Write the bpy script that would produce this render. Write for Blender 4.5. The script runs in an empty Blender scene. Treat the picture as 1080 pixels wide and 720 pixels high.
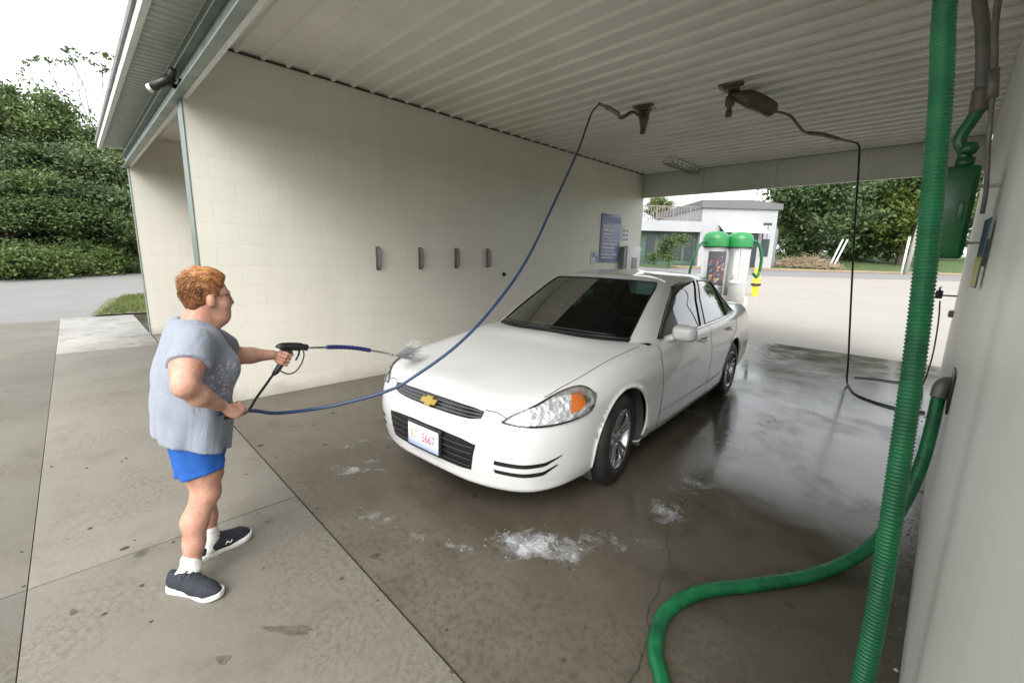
import bpy, math, random
import numpy as np
from mathutils import Vector, Matrix
random.seed(7); RNG = np.random.RandomState(7)
SC = bpy.context.scene
COL = SC.collection
R = math.radians

# ------------------------------------------------------------------ helpers
class MB:
    """collects faces; build() links them as one mesh object"""
    def __init__(s): s.v = []; s.f = []; s.m = []; s.sm = []
    def add(s, verts, faces, mi=0, smooth=False):
        o = len(s.v); s.v.extend([tuple(map(float, p)) for p in verts])
        for f in faces: s.f.append(tuple(i+o for i in f)); s.m.append(mi); s.sm.append(smooth)
        return s
    def box(s, lo, hi, mi=0, bev=0.0):
        (x0,y0,z0),(x1,y1,z1) = lo, hi
        if x0 > x1: x0,x1 = x1,x0
        if y0 > y1: y0,y1 = y1,y0
        if z0 > z1: z0,z1 = z1,z0
        if bev <= 0:
            s.add([(x0,y0,z0),(x1,y0,z0),(x1,y1,z0),(x0,y1,z0),(x0,y0,z1),(x1,y0,z1),(x1,y1,z1),(x0,y1,z1)],
                  [(0,3,2,1),(4,5,6,7),(0,1,5,4),(1,2,6,5),(2,3,7,6),(3,0,4,7)], mi)
        else:
            b = min(bev, (x1-x0)*.49, (y1-y0)*.49, (z1-z0)*.49)
            import bmesh
            bm = bmesh.new(); bmesh.ops.create_cube(bm, size=1)
            for v in bm.verts: v.co = Vector(((x0+x1)/2+v.co.x*(x1-x0),(y0+y1)/2+v.co.y*(y1-y0),(z0+z1)/2+v.co.z*(z1-z0)))
            bmesh.ops.bevel(bm, geom=bm.edges[:], offset=b, segments=2, affect='EDGES', profile=.5)
            bm.verts.index_update()
            s.add([v.co for v in bm.verts], [[v.index for v in f.verts] for f in bm.faces], mi, True); bm.free()
        return s
    def obox(s, c, size, rot, mi=0, bev=0.0):
        t = MB(); h = [d/2 for d in size]; t.box((-h[0],-h[1],-h[2]),(h[0],h[1],h[2]), mi, bev)
        c = Vector(c); s.add([c+rot@Vector(p) for p in t.v], t.f, mi, bev > 0); return s
    def tube(s, pts, r, n=10, mi=0, cap=True, closed=False, prof=None):
        P = [Vector(p) for p in pts]; N = len(P)
        rr = r if hasattr(r, '__len__') else [r]*N
        T = []
        for i in range(N):
            a = P[(i-1) % N] if (closed or i > 0) else P[0]; b = P[(i+1) % N] if (closed or i < N-1) else P[-1]
            t = (b-a); T.append(t.normalized() if t.length > 1e-9 else Vector((0,0,1)))
        u = T[0].orthogonal().normalized(); vs = []
        for i in range(N):
            u = (u - T[i]*u.dot(T[i]));
            u = u.normalized() if u.length > 1e-6 else T[i].orthogonal().normalized()
            w = T[i].cross(u)
            for k in range(n):
                a = 2*math.pi*k/n; vs.append(P[i] + (u*math.cos(a)+w*math.sin(a))*rr[i])
        fs = []
        for i in range(N if closed else N-1):
            j = (i+1) % N
            for k in range(n): fs.append((i*n+k, i*n+(k+1)%n, j*n+(k+1)%n, j*n+k))
        if cap and not closed: fs.append(tuple(range(n))[::-1]); fs.append(tuple((N-1)*n+k for k in range(n)))
        s.add(vs, fs, mi, True); return s
    def lathe(s, prof, c, axis=(0,0,1), n=32, mi=0, arc=1.0):
        """prof: list of (radius, height along axis)"""
        c = Vector(c); ax = Vector(axis).normalized(); u = ax.orthogonal().normalized(); w = ax.cross(u)
        vs = []; fs = []; m = len(prof)
        for k in range(n):
            a = 2*math.pi*arc*k/n
            for (r, h) in prof: vs.append(c+ax*h+(u*math.cos(a)+w*math.sin(a))*max(r, 1e-5))
        for k in range(n):
            k2 = (k+1) % n
            for i in range(m-1): fs.append((k*m+i, k2*m+i, k2*m+i+1, k*m+i+1))
        s.add(vs, fs, mi, True); return s
    def prism(s, poly, z0, z1, mi=0, fn=None):
        """poly in (a,b); fn(a,b,z)->xyz"""
        fn = fn or (lambda a,b,z: (a,b,z)); n = len(poly)
        vs = [fn(a,b,z0) for a,b in poly]+[fn(a,b,z1) for a,b in poly]
        s.add(vs, [tuple(range(n))[::-1], tuple(range(n,2*n))]+[(i,(i+1)%n,n+(i+1)%n,n+i) for i in range(n)], mi); return s
    def grid(s, G, mi=0, smooth=True, closed_u=False):
        G = np.asarray(G); a, b = G.shape[:2]; fs = []
        for i in range(a if closed_u else a-1):
            for j in range(b-1): fs.append((i*b+j, ((i+1)%a)*b+j, ((i+1)%a)*b+j+1, i*b+j+1))
        s.add(G.reshape(-1,3), fs, mi, smooth); return s
    def build(s, name, mats, parent=None, local=False, **tags):
        me = bpy.data.meshes.new(name)
        V = s.v
        if parent is not None and not local:
            L = parent
            off = Vector((0,0,0))
            while L is not None: off += L.location; L = L.parent
            V = [(p[0]-off.x,p[1]-off.y,p[2]-off.z) for p in V]
        me.from_pydata(V, [], s.f)
        if not isinstance(mats, (list,tuple)): mats = [mats]
        for m in mats: me.materials.append(m)
        me.polygons.foreach_set('material_index', s.m); me.polygons.foreach_set('use_smooth', s.sm)
        me.update()
        o = bpy.data.objects.new(name, me); COL.objects.link(o)
        if parent is not None: o.parent = parent
        tag(o, **tags); return o

def tag(o, label=None, cat=None, group=None, kind=None):
    if label: o['label'] = label
    if cat: o['category'] = cat
    if group: o['group'] = group
    if kind: o['kind'] = kind
    return o
def thing(name, loc, label, cat, group=None, rz=0.0):
    o = bpy.data.objects.new(name, None); COL.objects.link(o); o.location = loc; o.rotation_euler = (0,0,rz)
    o.empty_display_size = .2
    return tag(o, label, cat, group)
def copy_tree(o, parent=None):
    c = o.copy(); COL.objects.link(c)
    if parent is not None: c.parent = parent
    for ch in list(o.children): copy_tree(ch, c)
    return c
def crom(P, sub, closed=False):
    """Catmull-Rom through points"""
    P = np.asarray(P, float); n = len(P); out = []
    for i in range(n-1):
        p0 = P[max(i-1,0)]; p1 = P[i]; p2 = P[i+1]; p3 = P[min(i+2,n-1)]
        if i == 0: p0 = 2*p1-p2
        if i+2 > n-1: p3 = 2*p2-p1
        for k in range(sub):
            t = k/sub; out.append(.5*((2*p1)+(-p0+p2)*t+(2*p0-5*p1+4*p2-p3)*t*t+(-p0+3*p1-3*p2+p3)*t**3))
    out.append(P[-1]); return np.array(out)
def resample(P, step):
    P = np.asarray(P); d = np.r_[0, np.cumsum(np.linalg.norm(np.diff(P,axis=0),axis=1))]
    n = max(2, int(d[-1]/step)+1); s = np.linspace(0, d[-1], n)
    return np.stack([np.interp(s, d, P[:,k]) for k in range(3)], 1), s

# ------------------------------------------------------------------ materials
class NT:
    def __init__(s, name):
        s.m = bpy.data.materials.new(name); s.m.use_nodes = True; s.t = s.m.node_tree; s.n = s.t.nodes; s.l = s.t.links
        s.b = s.n['Principled BSDF']; s.out = s.n['Material Output']
    def node(s, typ, **kw):
        n = s.n.new(typ)
        for k, v in kw.items():
            if k in n.inputs: n.inputs[k].default_value = v
            else: setattr(n, k, v)
        return n
    def link(s, a, b): s.l.new(a, b)
    def coord(s, kind='Object'): return s.node('ShaderNodeTexCoord').outputs[kind]
    def noise(s, scale, detail=4, rough=.55, vec=None, dist=0.0):
        n = s.node('ShaderNodeTexNoise'); n.inputs['Scale'].default_value = scale; n.inputs['Detail'].default_value = detail
        n.inputs['Roughness'].default_value = rough; n.inputs['Distortion'].default_value = dist
        s.link(vec if vec is not None else s.coord(), n.inputs['Vector']); return n.outputs['Fac']
    def ramp(s, fac, stops):
        r = s.node('ShaderNodeValToRGB'); e = r.color_ramp.elements
        while len(e) > 1: e.remove(e[-1])
        for i, (p, c) in enumerate(stops):
            c = (c,c,c,1) if not hasattr(c,'__len__') else tuple(c)+(1,)
            if i == 0: e[0].position = p; e[0].color = c
            else: q = e.new(p); q.color = c
        s.link(fac, r.inputs['Fac']); return r.outputs['Color']
    def mix(s, fac, a, b, mode='MIX'):
        n = s.node('ShaderNodeMix'); n.data_type = 'RGBA'; n.blend_type = mode
        for inp, val in ((n.inputs[0], fac), (n.inputs[6], a), (n.inputs[7], b)):
            if isinstance(val, bpy.types.NodeSocket): s.link(val, inp)
            elif isinstance(val,(int,float)): inp.default_value = val
            else: inp.default_value = tuple(val)+(1,) if len(val) == 3 else val
        return n.outputs[2]
    def math(s, op, a, b=0.0):
        n = s.node('ShaderNodeMath'); n.operation = op
        for inp, val in ((n.inputs[0], a), (n.inputs[1], b)):
            if isinstance(val, bpy.types.NodeSocket): s.link(val, inp)
            else: inp.default_value = val
        return n.outputs[0]
    def bump(s, h, strength=.3, dist=.01, prev=None):
        b = s.node('ShaderNodeBump'); b.inputs['Strength'].default_value = strength; b.inputs['Distance'].default_value = dist
        s.link(h, b.inputs['Height'])
        if prev is not None: s.link(prev, b.inputs['Normal'])
        s.link(b.outputs['Normal'], s.b.inputs['Normal']); return b.outputs['Normal']
    def set(s, **kw):
        for k, v in kw.items():
            i = s.b.inputs[k.replace('_',' ')]
            if isinstance(v, bpy.types.NodeSocket): s.link(v, i)
            elif hasattr(v,'__len__') and len(v) == 3 and i.type == 'RGBA': i.default_value = tuple(v)+(1,)
            else: i.default_value = v
        return s

def simple(name, col, rough=.5, metal=0.0, var=.12, scale=8, bump=0.0, bscale=60, spec=.5, coat=0.0, rvar=0.1):
    t = NT(name); n = t.noise(scale, 5)
    a = tuple(c*(1-var) for c in col); b = tuple(min(1,c*(1+var)) for c in col)
    t.set(Base_Color=t.ramp(n, [(.3,a),(.7,b)]), Metallic=metal, Specular_IOR_Level=spec, Coat_Weight=coat)
    t.set(Roughness=t.ramp(t.noise(scale*1.7,3), [(.3,max(0,rough-rvar)),(.7,min(1,rough+rvar))]))
    if bump > 0: t.bump(t.noise(bscale, 4), bump, .004)
    return t.m

def block_wall(name, axis, col, seed=0.0, jt=1.0):
    """painted concrete block; axis 'x' = wall lies in the YZ plane"""
    t = NT(name); co = t.coord()
    sp = t.node('ShaderNodeSeparateXYZ'); t.link(co, sp.inputs[0])
    cb = t.node('ShaderNodeCombineXYZ'); t.link(sp.outputs['Y' if axis == 'x' else 'X'], cb.inputs[0]); t.link(sp.outputs['Z'], cb.inputs[1])
    br = t.node('ShaderNodeTexBrick'); t.link(cb.outputs[0], br.inputs['Vector'])
    for k, v in (('Scale',1.0),('Mortar Size',.006),('Mortar Smooth',.6),('Brick Width',.405),('Row Height',.2025),('Bias',0.0)): br.inputs[k].default_value = v
    br.inputs['Color1'].default_value = (1,1,1,1); br.inputs['Color2'].default_value = (1-.025*jt,1-.025*jt,1-.025*jt,1); br.inputs['Mortar'].default_value = (1-.07*jt,1-.07*jt,1-.07*jt,1)
    n1 = t.noise(.9, 5, .6); base = t.ramp(n1, [(.3,tuple(c*.93 for c in col)),(.7,tuple(min(1,c*1.03) for c in col))])
    # faint vertical run-off streaks
    mp = t.node('ShaderNodeMapping'); mp.inputs['Scale'].default_value = (6,6,.35); t.link(co, mp.inputs['Vector'])
    st = t.ramp(t.noise(1.6, 4, .6, mp.outputs[0]), [(.35,(.93,.92,.89)),(.6,(1,1,1))])
    c = t.mix(1.0, base, br.outputs['Color'], 'MULTIPLY'); c = t.mix(.3, c, st, 'MULTIPLY')
    # splash grime with a ragged edge near the floor
    hz = t.math('ADD', t.math('MULTIPLY', sp.outputs['Z'], 2.6), t.math('MULTIPLY', t.noise(3.5,5,.65), .9))
    g = t.ramp(hz, [(.42,1.0),(.85,0.0)])
    c = t.mix(t.math('MULTIPLY', g, .55), c, (.28,.255,.19))
    t.set(Base_Color=c, Roughness=.42, Specular_IOR_Level=.4)
    inv = t.math('SUBTRACT', 1.0, br.outputs['Fac'])
    nb = t.bump(inv, .22*jt, .005); t.bump(t.noise(120,3), .12, .003, nb)
    return t.m

def concrete(name, col, wet=False, seed=0, mott=.75, gr=.5):
    t = NT(name); co = t.coord()
    mp = t.node('ShaderNodeMapping'); mp.inputs['Location'].default_value = (seed*3.7, seed*1.3, 0); t.link(co, mp.inputs['Vector']); v = mp.outputs[0]
    big = t.noise(.45, 5, .6, v, .4); mid = t.noise(2.6, 6, .65, v, .3); fine = t.noise(45, 5, .7, v); pit = t.noise(160, 2, .5, v)
    c = t.ramp(big, [(.3,tuple(k*(1-.45*mott) for k in col)),(.5,col),(.70,tuple(min(1,k*(1+.33*mott)) for k in col))])
    c = t.mix(mott, c, t.ramp(mid, [(.34,(.52,.49,.43)),(.47,(.95,.94,.92)),(.6,(1,1,1))]), 'MULTIPLY')
    c = t.mix(.45, c, t.ramp(fine, [(.3,(.72,.71,.69)),(.62,(1,1,1))]), 'MULTIPLY')
    # small dark spots
    vo = t.node('ShaderNodeTexVoronoi'); vo.inputs['Scale'].default_value = 1.9; t.link(v, vo.inputs['Vector'])
    spot = t.ramp(t.math('ADD', vo.outputs['Distance'], t.math('MULTIPLY', mid, .12)), [(.085,.35),(.13,1.0)])
    c = t.mix(.7, c, spot, 'MULTIPLY')
    if wet:
        sp = t.node('ShaderNodeSeparateXYZ'); t.link(co, sp.inputs[0])
        # the front metre next to the street joint has dried out, with a ragged tide line
        edge = t.math('ADD', t.math('SUBTRACT', sp.outputs['Y'], t.math('MULTIPLY', t.math('SUBTRACT', sp.outputs['X'], 2.2), .20)), t.math('MULTIPLY', t.math('SUBTRACT', t.noise(1.1,6,.6,v,.5), .5), 1.7))
        dry = t.ramp(t.math('MULTIPLY', t.math('ADD', edge, 1.0), .4), [(.36,1.0),(.70,0.0)])
        w = t.noise(.55, 6, .62, v, .8)
        w2 = t.noise(3.2, 5, .6, v, .6)
        ww = t.math('ADD', t.math('MULTIPLY', w, .65), t.math('MULTIPLY', w2, .35))
        t.set(Roughness=t.math('ADD', t.ramp(ww, [(.34,.06),(.5,.17),(.68,.40)]), t.math('MULTIPLY', dry, .40)), Specular_IOR_Level=.5)
        c = t.mix(t.ramp(ww,[(.38,0.0),(.72,.45)]), c, tuple(min(1,k*1.7) for k in col))
        grit = t.ramp(t.noise(28,6,.75,v), [(.40,.45),(.52,1.0)])
        dc = t.mix(.8, (.125,.108,.08), t.ramp(t.noise(3.0,6,.7,v),[(.3,(.62,.58,.52)),(.6,(1,1,1))]), 'MULTIPLY'); dc = t.mix(.7, dc, grit, 'MULTIPLY')
        c = t.mix(t.math('MULTIPLY', dry, .85), c, dc)
        t.set(Base_Color=c); t.bump(t.noise(9,5,.6,v), .10, .006, None)
        nb = t.bump(t.noise(7,4,.6,v), .08, .006); t.bump(fine, .08, .002, nb)
    else:
        gm = t.ramp(t.noise(1.3,5,.6,v), [(.48,0.0),(.6,1.0)]); grit = t.ramp(t.noise(38,6,.75,v), [(.42,(.55,.49,.38)),(.54,(1,1,1))]); c = t.mix(t.math('MULTIPLY', gm, gr), c, t.mix(1.0, c, grit, 'MULTIPLY'))
        t.set(Base_Color=c, Roughness=.82, Specular_IOR_Level=.3)
        nb = t.bump(mid, .15, .01); nb = t.bump(fine, .3, .003, nb); t.bump(pit, .2, .001, nb)
    return t.m

def leafy(name, dark, light, scale=.6):
    t = NT(name); g = t.node('ShaderNodeNewGeometry')
    n = t.noise(scale, 3, .5)
    f = t.math('ADD', t.math('MULTIPLY', n, .7), t.math('MULTIPLY', g.outputs['Random Per Island'], .3))
    c = t.ramp(f, [(.3,dark),(.68,light)])
    oi = t.node('ShaderNodeObjectInfo'); c = t.mix(.8, c, t.ramp(oi.outputs['Random'],[(.0,(.72,.80,.62)),(.5,(1,1,1)),(1.0,(1.25,1.15,1.0))]), 'MULTIPLY'); t.set(Base_Color=c, Roughness=.6, Specular_IOR_Level=.25)
    tr = t.node('ShaderNodeBsdfTranslucent'); t.link(c, tr.inputs['Color'])
    mx = t.node('ShaderNodeMixShader'); mx.inputs[0].default_value = .25
    t.link(t.b.outputs[0], mx.inputs[1]); t.link(tr.outputs[0], mx.inputs[2]); t.link(mx.outputs[0], t.out.inputs['Surface'])
    return t.m

def glassy(name, tint, alpha, rough=.02, spec=.9):
    """tinted pane: see-through body plus glossy skin"""
    t = NT(name)
    tr = t.node('ShaderNodeBsdfTransparent'); tr.inputs[0].default_value = tuple(tint)+(1,)
    gl = t.node('ShaderNodeBsdfGlossy'); gl.inputs['Roughness'].default_value = rough; gl.inputs[0].default_value = (1,1,1,1)
    fr = t.node('ShaderNodeFresnel'); fr.inputs['IOR'].default_value = 1.5
    mx = t.node('ShaderNodeMixShader'); t.link(t.math('MULTIPLY', fr.outputs[0], spec), mx.inputs[0])
    t.link(tr.outputs[0], mx.inputs[1]); t.link(gl.outputs[0], mx.inputs[2]); t.link(mx.outputs[0], t.out.inputs['Surface'])
    return t.m

M = {}
M['wall_x'] = block_wall('painted_block', 'x', (.71,.69,.615))
M['wall_r'] = block_wall('painted_block_grey', 'x', (.735,.745,.695), jt=.3)
M['ceiling'] = simple('ceiling_metal', (.79,.77,.72), .45, var=.08, scale=1.5)
M['header'] = simple('header_panel', (.66,.645,.60), .5, var=.12, scale=1.2)
M['soffit'] = simple('soffit_metal', (.55,.57,.56), .45, var=.06)
M['galv'] = simple('galvanised_trim', (.20,.24,.215), .4, metal=.4, var=.18, scale=4)
M['white_trim'] = simple('white_trim', (.72,.73,.72), .4, var=.06)
M['gap_shadow'] = simple('gap_shadow', (.035,.035,.03), .6)  # near-black colour for the painted gap and shadow line at the ceiling
M['roof'] = simple('roof_metal', (.30,.31,.31), .5, metal=.3)
M['apron'] = concrete('apron_concrete', (.205,.192,.162), seed=1, mott=.35)
M['walk'] = concrete('walk_concrete', (.33,.325,.31), seed=2)
M['lot'] = concrete('lot_concrete', (.325,.305,.275), seed=3, mott=.12, gr=.15)
M['wet'] = concrete('wet_concrete', (.072,.063,.049), wet=True, seed=4)
M['asphalt'] = concrete('asphalt', (.22,.218,.212), seed=5, mott=.15, gr=.15)
M['joint'] = simple('joint_filler', (.045,.04,.033), .9)
M['grass'] = simple('grass', (.07,.115,.03), .9, var=.45, scale=1.3, bump=.8, bscale=40)
M['drygrass'] = simple('dry_grass', (.30,.22,.13), .9, var=.3, scale=4)
M['lawn'] = simple('lawn_patch', (.12,.12,.055), .9, var=.4, scale=5, bump=.7, bscale=60)
M['black'] = simple('black_plastic', (.012,.012,.013), .4)
M['rubber'] = simple('rubber', (.018,.018,.019), .6, bump=.2)
M['steel'] = simple('steel', (.5,.5,.5), .3, metal=1.0)
M['grey_pipe'] = simple('grey_pipe', (.16,.15,.14), .5, metal=.3, var=.25)
M['boom'] = simple('boom_metal', (.14,.125,.10), .5, metal=.35, var=.3)
M['green_hose'] = simple('green_hose', (.003,.112,.038), .36, var=.38, scale=9, rvar=.18, spec=.5)
M['green_box'] = simple('green_box', (.006,.11,.026), .3, var=.4, scale=3, spec=.6)
M['green_dome'] = simple('green_dome', (.02,.22,.06), .4)
M['blue_hose'] = simple('blue_hose', (.011,.036,.095), .4, var=.25, scale=30)
M['blue_grip'] = simple('blue_grip', (.012,.016,.10), .5)
M['yellow'] = simple('yellow_paint', (.75,.60,.02), .5)
M['sign_blue'] = simple('sign_blue', (.20,.24,.42), .4, var=.15)
M['sign_white'] = simple('sign_white', (.75,.75,.76), .4)
M['paper'] = simple('paper', (.62,.63,.66), .6)
M['panel_white'] = simple('white_enclosure', (.72,.72,.70), .35)
M['panel_grey'] = simple('grey_enclosure', (.25,.25,.27), .45)
# ------------------------------------------------------------------ camera
CAMP = Vector((5.1171,-.87,1.5904))
F = Vector((-0.69116697,0.69614961,-0.19407199)); RT = Vector((0.70561402,0.70808288,0.02697206)); UP = Vector((-0.15619565,0.11829772,0.98061642))
cd = bpy.data.cameras.new('camera'); cam = bpy.data.objects.new('camera', cd); COL.objects.link(cam)
mw = Matrix.Identity(4)
for i in range(3): mw[i][0] = RT[i]; mw[i][1] = UP[i]; mw[i][2] = -F[i]; mw[i][3] = CAMP[i]
cam.matrix_world = mw
cd.sensor_width = 36; cd.lens = 457.4635/1080*36; cd.clip_start = .01; cd.clip_end = 3000
SC.camera = cam
FH = Vector((F.x,F.y,0)).normalized(); RH = Vector((FH.y,-FH.x,0))
def sl(s, l, z=0.0):   # (distance ahead, distance to the right, height) of the standing place -> world
    p = CAMP + FH*s + RH*l; return Vector((p.x,p.y,z))

# ------------------------------------------------------------------ light
w = bpy.data.worlds.new('World'); SC.world = w; w.use_nodes = True
nt = w.node_tree; bg = nt.nodes['Background']
sky = nt.nodes.new('ShaderNodeTexSky'); sky.sky_type = 'NISHITA'; sky.sun_disc = False
SUN_EL, SUN_AZ = R(40), R(148)
sky.sun_elevation = SUN_EL; sky.sun_rotation = SUN_AZ; sky.air_density = 1.0; sky.dust_density = 6.0; sky.ozone_density = 1.0
hs = nt.nodes.new('ShaderNodeHueSaturation'); hs.inputs['Saturation'].default_value = .22
nt.links.new(sky.outputs[0], hs.inputs['Color']); ov = nt.nodes.new('ShaderNodeMix'); ov.data_type = 'RGBA'; ov.inputs[0].default_value = .55
nt.links.new(hs.outputs[0], ov.inputs[6]); ov.inputs[7].default_value = (7.2,7.4,7.6,1)     # even white cloud deck
nt.links.new(ov.outputs[2], bg.inputs['Color'])
bg.inputs['Strength'].default_value = .15
sd = bpy.data.lights.new('sun', 'SUN'); sd.energy = 1.0; sd.angle = R(45); sd.color = (1,.97,.92)
so = bpy.data.objects.new('sun', sd); COL.objects.link(so)
dirv = Vector((math.sin(SUN_AZ)*math.cos(SUN_EL), math.cos(SUN_AZ)*math.cos(SUN_EL), math.sin(SUN_EL)))
so.rotation_euler = dirv.to_track_quat('Z','Y').to_euler()
SC.view_settings.view_transform = 'Standard'; SC.view_settings.look = 'None'; SC.view_settings.gamma = 1
SC.view_settings.exposure = 1.18; SC.view_settings.use_curve_mapping = False
SC.render.engine = 'CYCLES'
SC.cycles.max_bounces = 10; SC.cycles.diffuse_bounces = 6; SC.cycles.glossy_bounces = 4; SC.cycles.transparent_max_bounces = 16
SC.cycles.use_denoising = True; SC.cycles.sample_clamp_indirect = 6
SC.cycles.caustics_reflective = False; SC.cycles.caustics_refractive = False

# ------------------------------------------------------------------ terrain
W, LEN, CH, HB = 5.22, 8.34, 3.43, 2.92
def terrain(x, y):
    d = Vector((x,y,0))-Vector((CAMP.x,CAMP.y,0)); s = d.dot(FH); l = d.dot(RH)
    z = float(np.interp(s, [0,13,35,45,55,70,130,400],[0,0,.6,1.0,1.7,3.0,5.0,6.0]))
    k = l/max(s,1e-3) if s > 0 else 0
    t = min(1,max(0,(k+.05)/.25))*min(1,max(0,(y-9.5)/5)); return z*t
def sheet(name, mat, pts_fn, nu, nv, off, **tags):
    mb = MB(); G = np.zeros((nu+1,nv+1,3))
    for i in range(nu+1):
        for j in range(nv+1):
            p = pts_fn(i/nu, j/nv); G[i,j] = (p[0],p[1],terrain(p[0],p[1])+off)
    mb.grid(G, smooth=True); return mb.build(name, mat, **tags)
def polar(u, v):
    a = 2*math.pi*u; r = 0.3+ (v**2.2)*700; return (CAMP.x+r*math.cos(a), CAMP.y+r*math.sin(a))
sheet('ground', M['grass'], polar, 96, 60, -.09, kind='structure')
def quad(a, b, c, d):
    return lambda u, v: tuple((Vector(a)*(1-u)*(1-v)+Vector(b)*u*(1-v)+Vector(c)*u*v+Vector(d)*(1-u)*v)[:2])
# left road of asphalt beyond the apron
sheet('road', M['asphalt'], quad((-7.95,-40,0),(-24,-40,0),(-40,14,0),(-8.2,14,0)), 10, 20, -.02, kind='structure')
# back lot and the street behind it
sheet('back_lot', M['lot'], lambda u, v: tuple(sl(9+v*26, -6+u*60)[:2]) , 30, 26, -.045, kind='structure')
sheet('street', M['asphalt'], lambda u, v: tuple(sl(34.9+v*7.5, -20+u*110)[:2]), 30, 8, -.035, kind='structure')
# apron: real slabs with open joints over a dark base
b = MB(); b.box((-8.0,-9,-.16),(9,0-.001,-.012)); b.build('joint_bed', M['joint'], kind='structure')
b = MB(); g = .0018
for (x0,x1,y0,y1) in ((2.30,8.9,-1.2,0),(-3.9,2.30,-1.2,0),(-3.9,2.3,-5,-1.2),(2.3,8.9,-5,-1.2),(-8,-3.9,-5,-1.2),(-8,8.9,-9,-5)):
    b.box((x0+g+.0035,y0+g,-.12),(x1-g-.0035,y1-g-(.007 if y1 == 0 else 0),0), bev=.0015)
b.build('apron', M['apron'], kind='structure')
b = MB(); b.box((-8.2,-1.197,-.12),(-3.9-g,-.012,.006), bev=.004); b.build('walkway', M['walk'], kind='structure')
b = MB(); b.box((-9,.001,-.14),(9,8.95,0)); b.build('bay_floor', M['wet'], kind='structure')
b = MB(); b.box((-7,8.962,-.14),(9.5,12.2,-.004)); b.build('rear_apron', M['lot'], kind='structure')
# crack across the wet floor
mb = MB(); cp = crom([(4.02,2.15,0),(4.11,1.75,0),(4.16,1.45,0),(4.30,1.18,0),(4.36,.86,0),(4.47,.62,0),(4.50,.35,0),(4.60,.02,0)], 8)
cv = []
for i, p in enumerate(cp):
    j = .006*math.sin(i*.9)+.007*random.uniform(-1,1); wd = .0022+.0055*random.random()**2
    cv.append([(p[0]+j-wd,p[1],.0012),(p[0]+j+wd,p[1],.0012)])
mb.grid(cv, smooth=False); mb.build('floor_crack', M['joint'], kind='structure')
# grass patch and verge on the left
sheet('lawn', M['lawn'], quad((-8.3,-.72,0),(-8.25,.35,0),(-14.5,1.0,0),(-12.2,-.25,0)), 6, 6, .03, kind='structure')
sheet('dirt_verge', M['drygrass'], quad((-8.3,.36,0),(-8.3,8,0),(-16,8,0),(-14.6,1.02,0)), 6, 6, .0, kind='structure')
sheet('far_verge', M['drygrass'], lambda u, v: tuple(sl(42.6+v*3.2, 16+u*60)[:2]), 20, 3, -.02, kind='structure')

# ------------------------------------------------------------------ the car wash building
wash = thing('car_wash_building', (0,4.2,0), 'cream block car wash with two open drive-through bays and ribbed white metal ceiling', 'building')
def wall_box(name, lo, hi, mat): 
    b = MB(); b.box(lo, hi); return b.build(name, mat, wash)
wall_box('dividing_wall', (-.2,.0,0), (0,LEN,CH+.05), M['wall_x'])
wall_box('outer_wall', (-5.2,.0,0), (-5.0,LEN,CH+.05), M['wall_x'])
wall_box('side_wall', (W,-.47,0), (W+.2,LEN,CH+.05), M['wall_r'])
# ribbed ceiling, ribs run across the bays
def ribbed(x0, x1, y0, y1, z, pitch=.229, depth=.028, along='x'):
    prof = []; y = y0
    while y < y1:
        for dy, dz in ((0,0),(.10,0),(.165,0),(.178,1),(.206,1),(.219,0)):
            if y+dy <= y1: prof.append((y+dy, z-dz*depth))
        y += pitch
    prof.append((y1, z)); return prof
mb = MB()
for (x0, x1) in ((.0,W),(-5.0,-.2)):
    pr = ribbed(x0, x1, .042, LEN-.06, CH); mb.grid([[(x0+.002,y,zz) for y,zz in pr],[(x1-.002,y,zz) for y,zz in pr]], smooth=False)
mb.build('ceiling', M['ceiling'], wash)
# roof slab above, with a low ridge
mb = MB(); mb.prism([(-.30,3.30),(LEN+.4,3.30),(LEN+.4,3.42),(4.2,4.1),(-.30,3.34)][::-1], -5.6, W+.6, fn=lambda a,b_,z:(z,a,b_+.19)); mb.build('roof', M['roof'], wash)
# headers over the openings
mb = MB()
for (x0,x1) in ((.0,W),(-5.0,-.2)):
    n = 4
    for i in range(n):
        a = x0+(x1-x0)*i/n; c = x0+(x1-x0)*(i+1)/n
        mb.box((a+.004,LEN-.055,HB),(c-.004,LEN+.02,CH-.012), bev=.003)
mb.build('rear_header', M['header'], wash)
mb = MB()
mb.box((-5.25,-.02,2.90),(W+.3,.0-.003,3.24)); mb.box((-5.25,-.075,2.885),(W+.3,.0-.003,2.898)); mb.box((-5.25,-.075,3.05),(W+.3,-.022,3.062))
mb.build('front_header', M['galv'], wash)
mb = MB()
for (x0,x1) in ((.0,W),(-5.0,-.2)): mb.box((x0+.002,.002,2.893),(x1-.002,.038,CH+.02))
mb.build('header_lining', M['white_trim'], wash)
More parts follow.
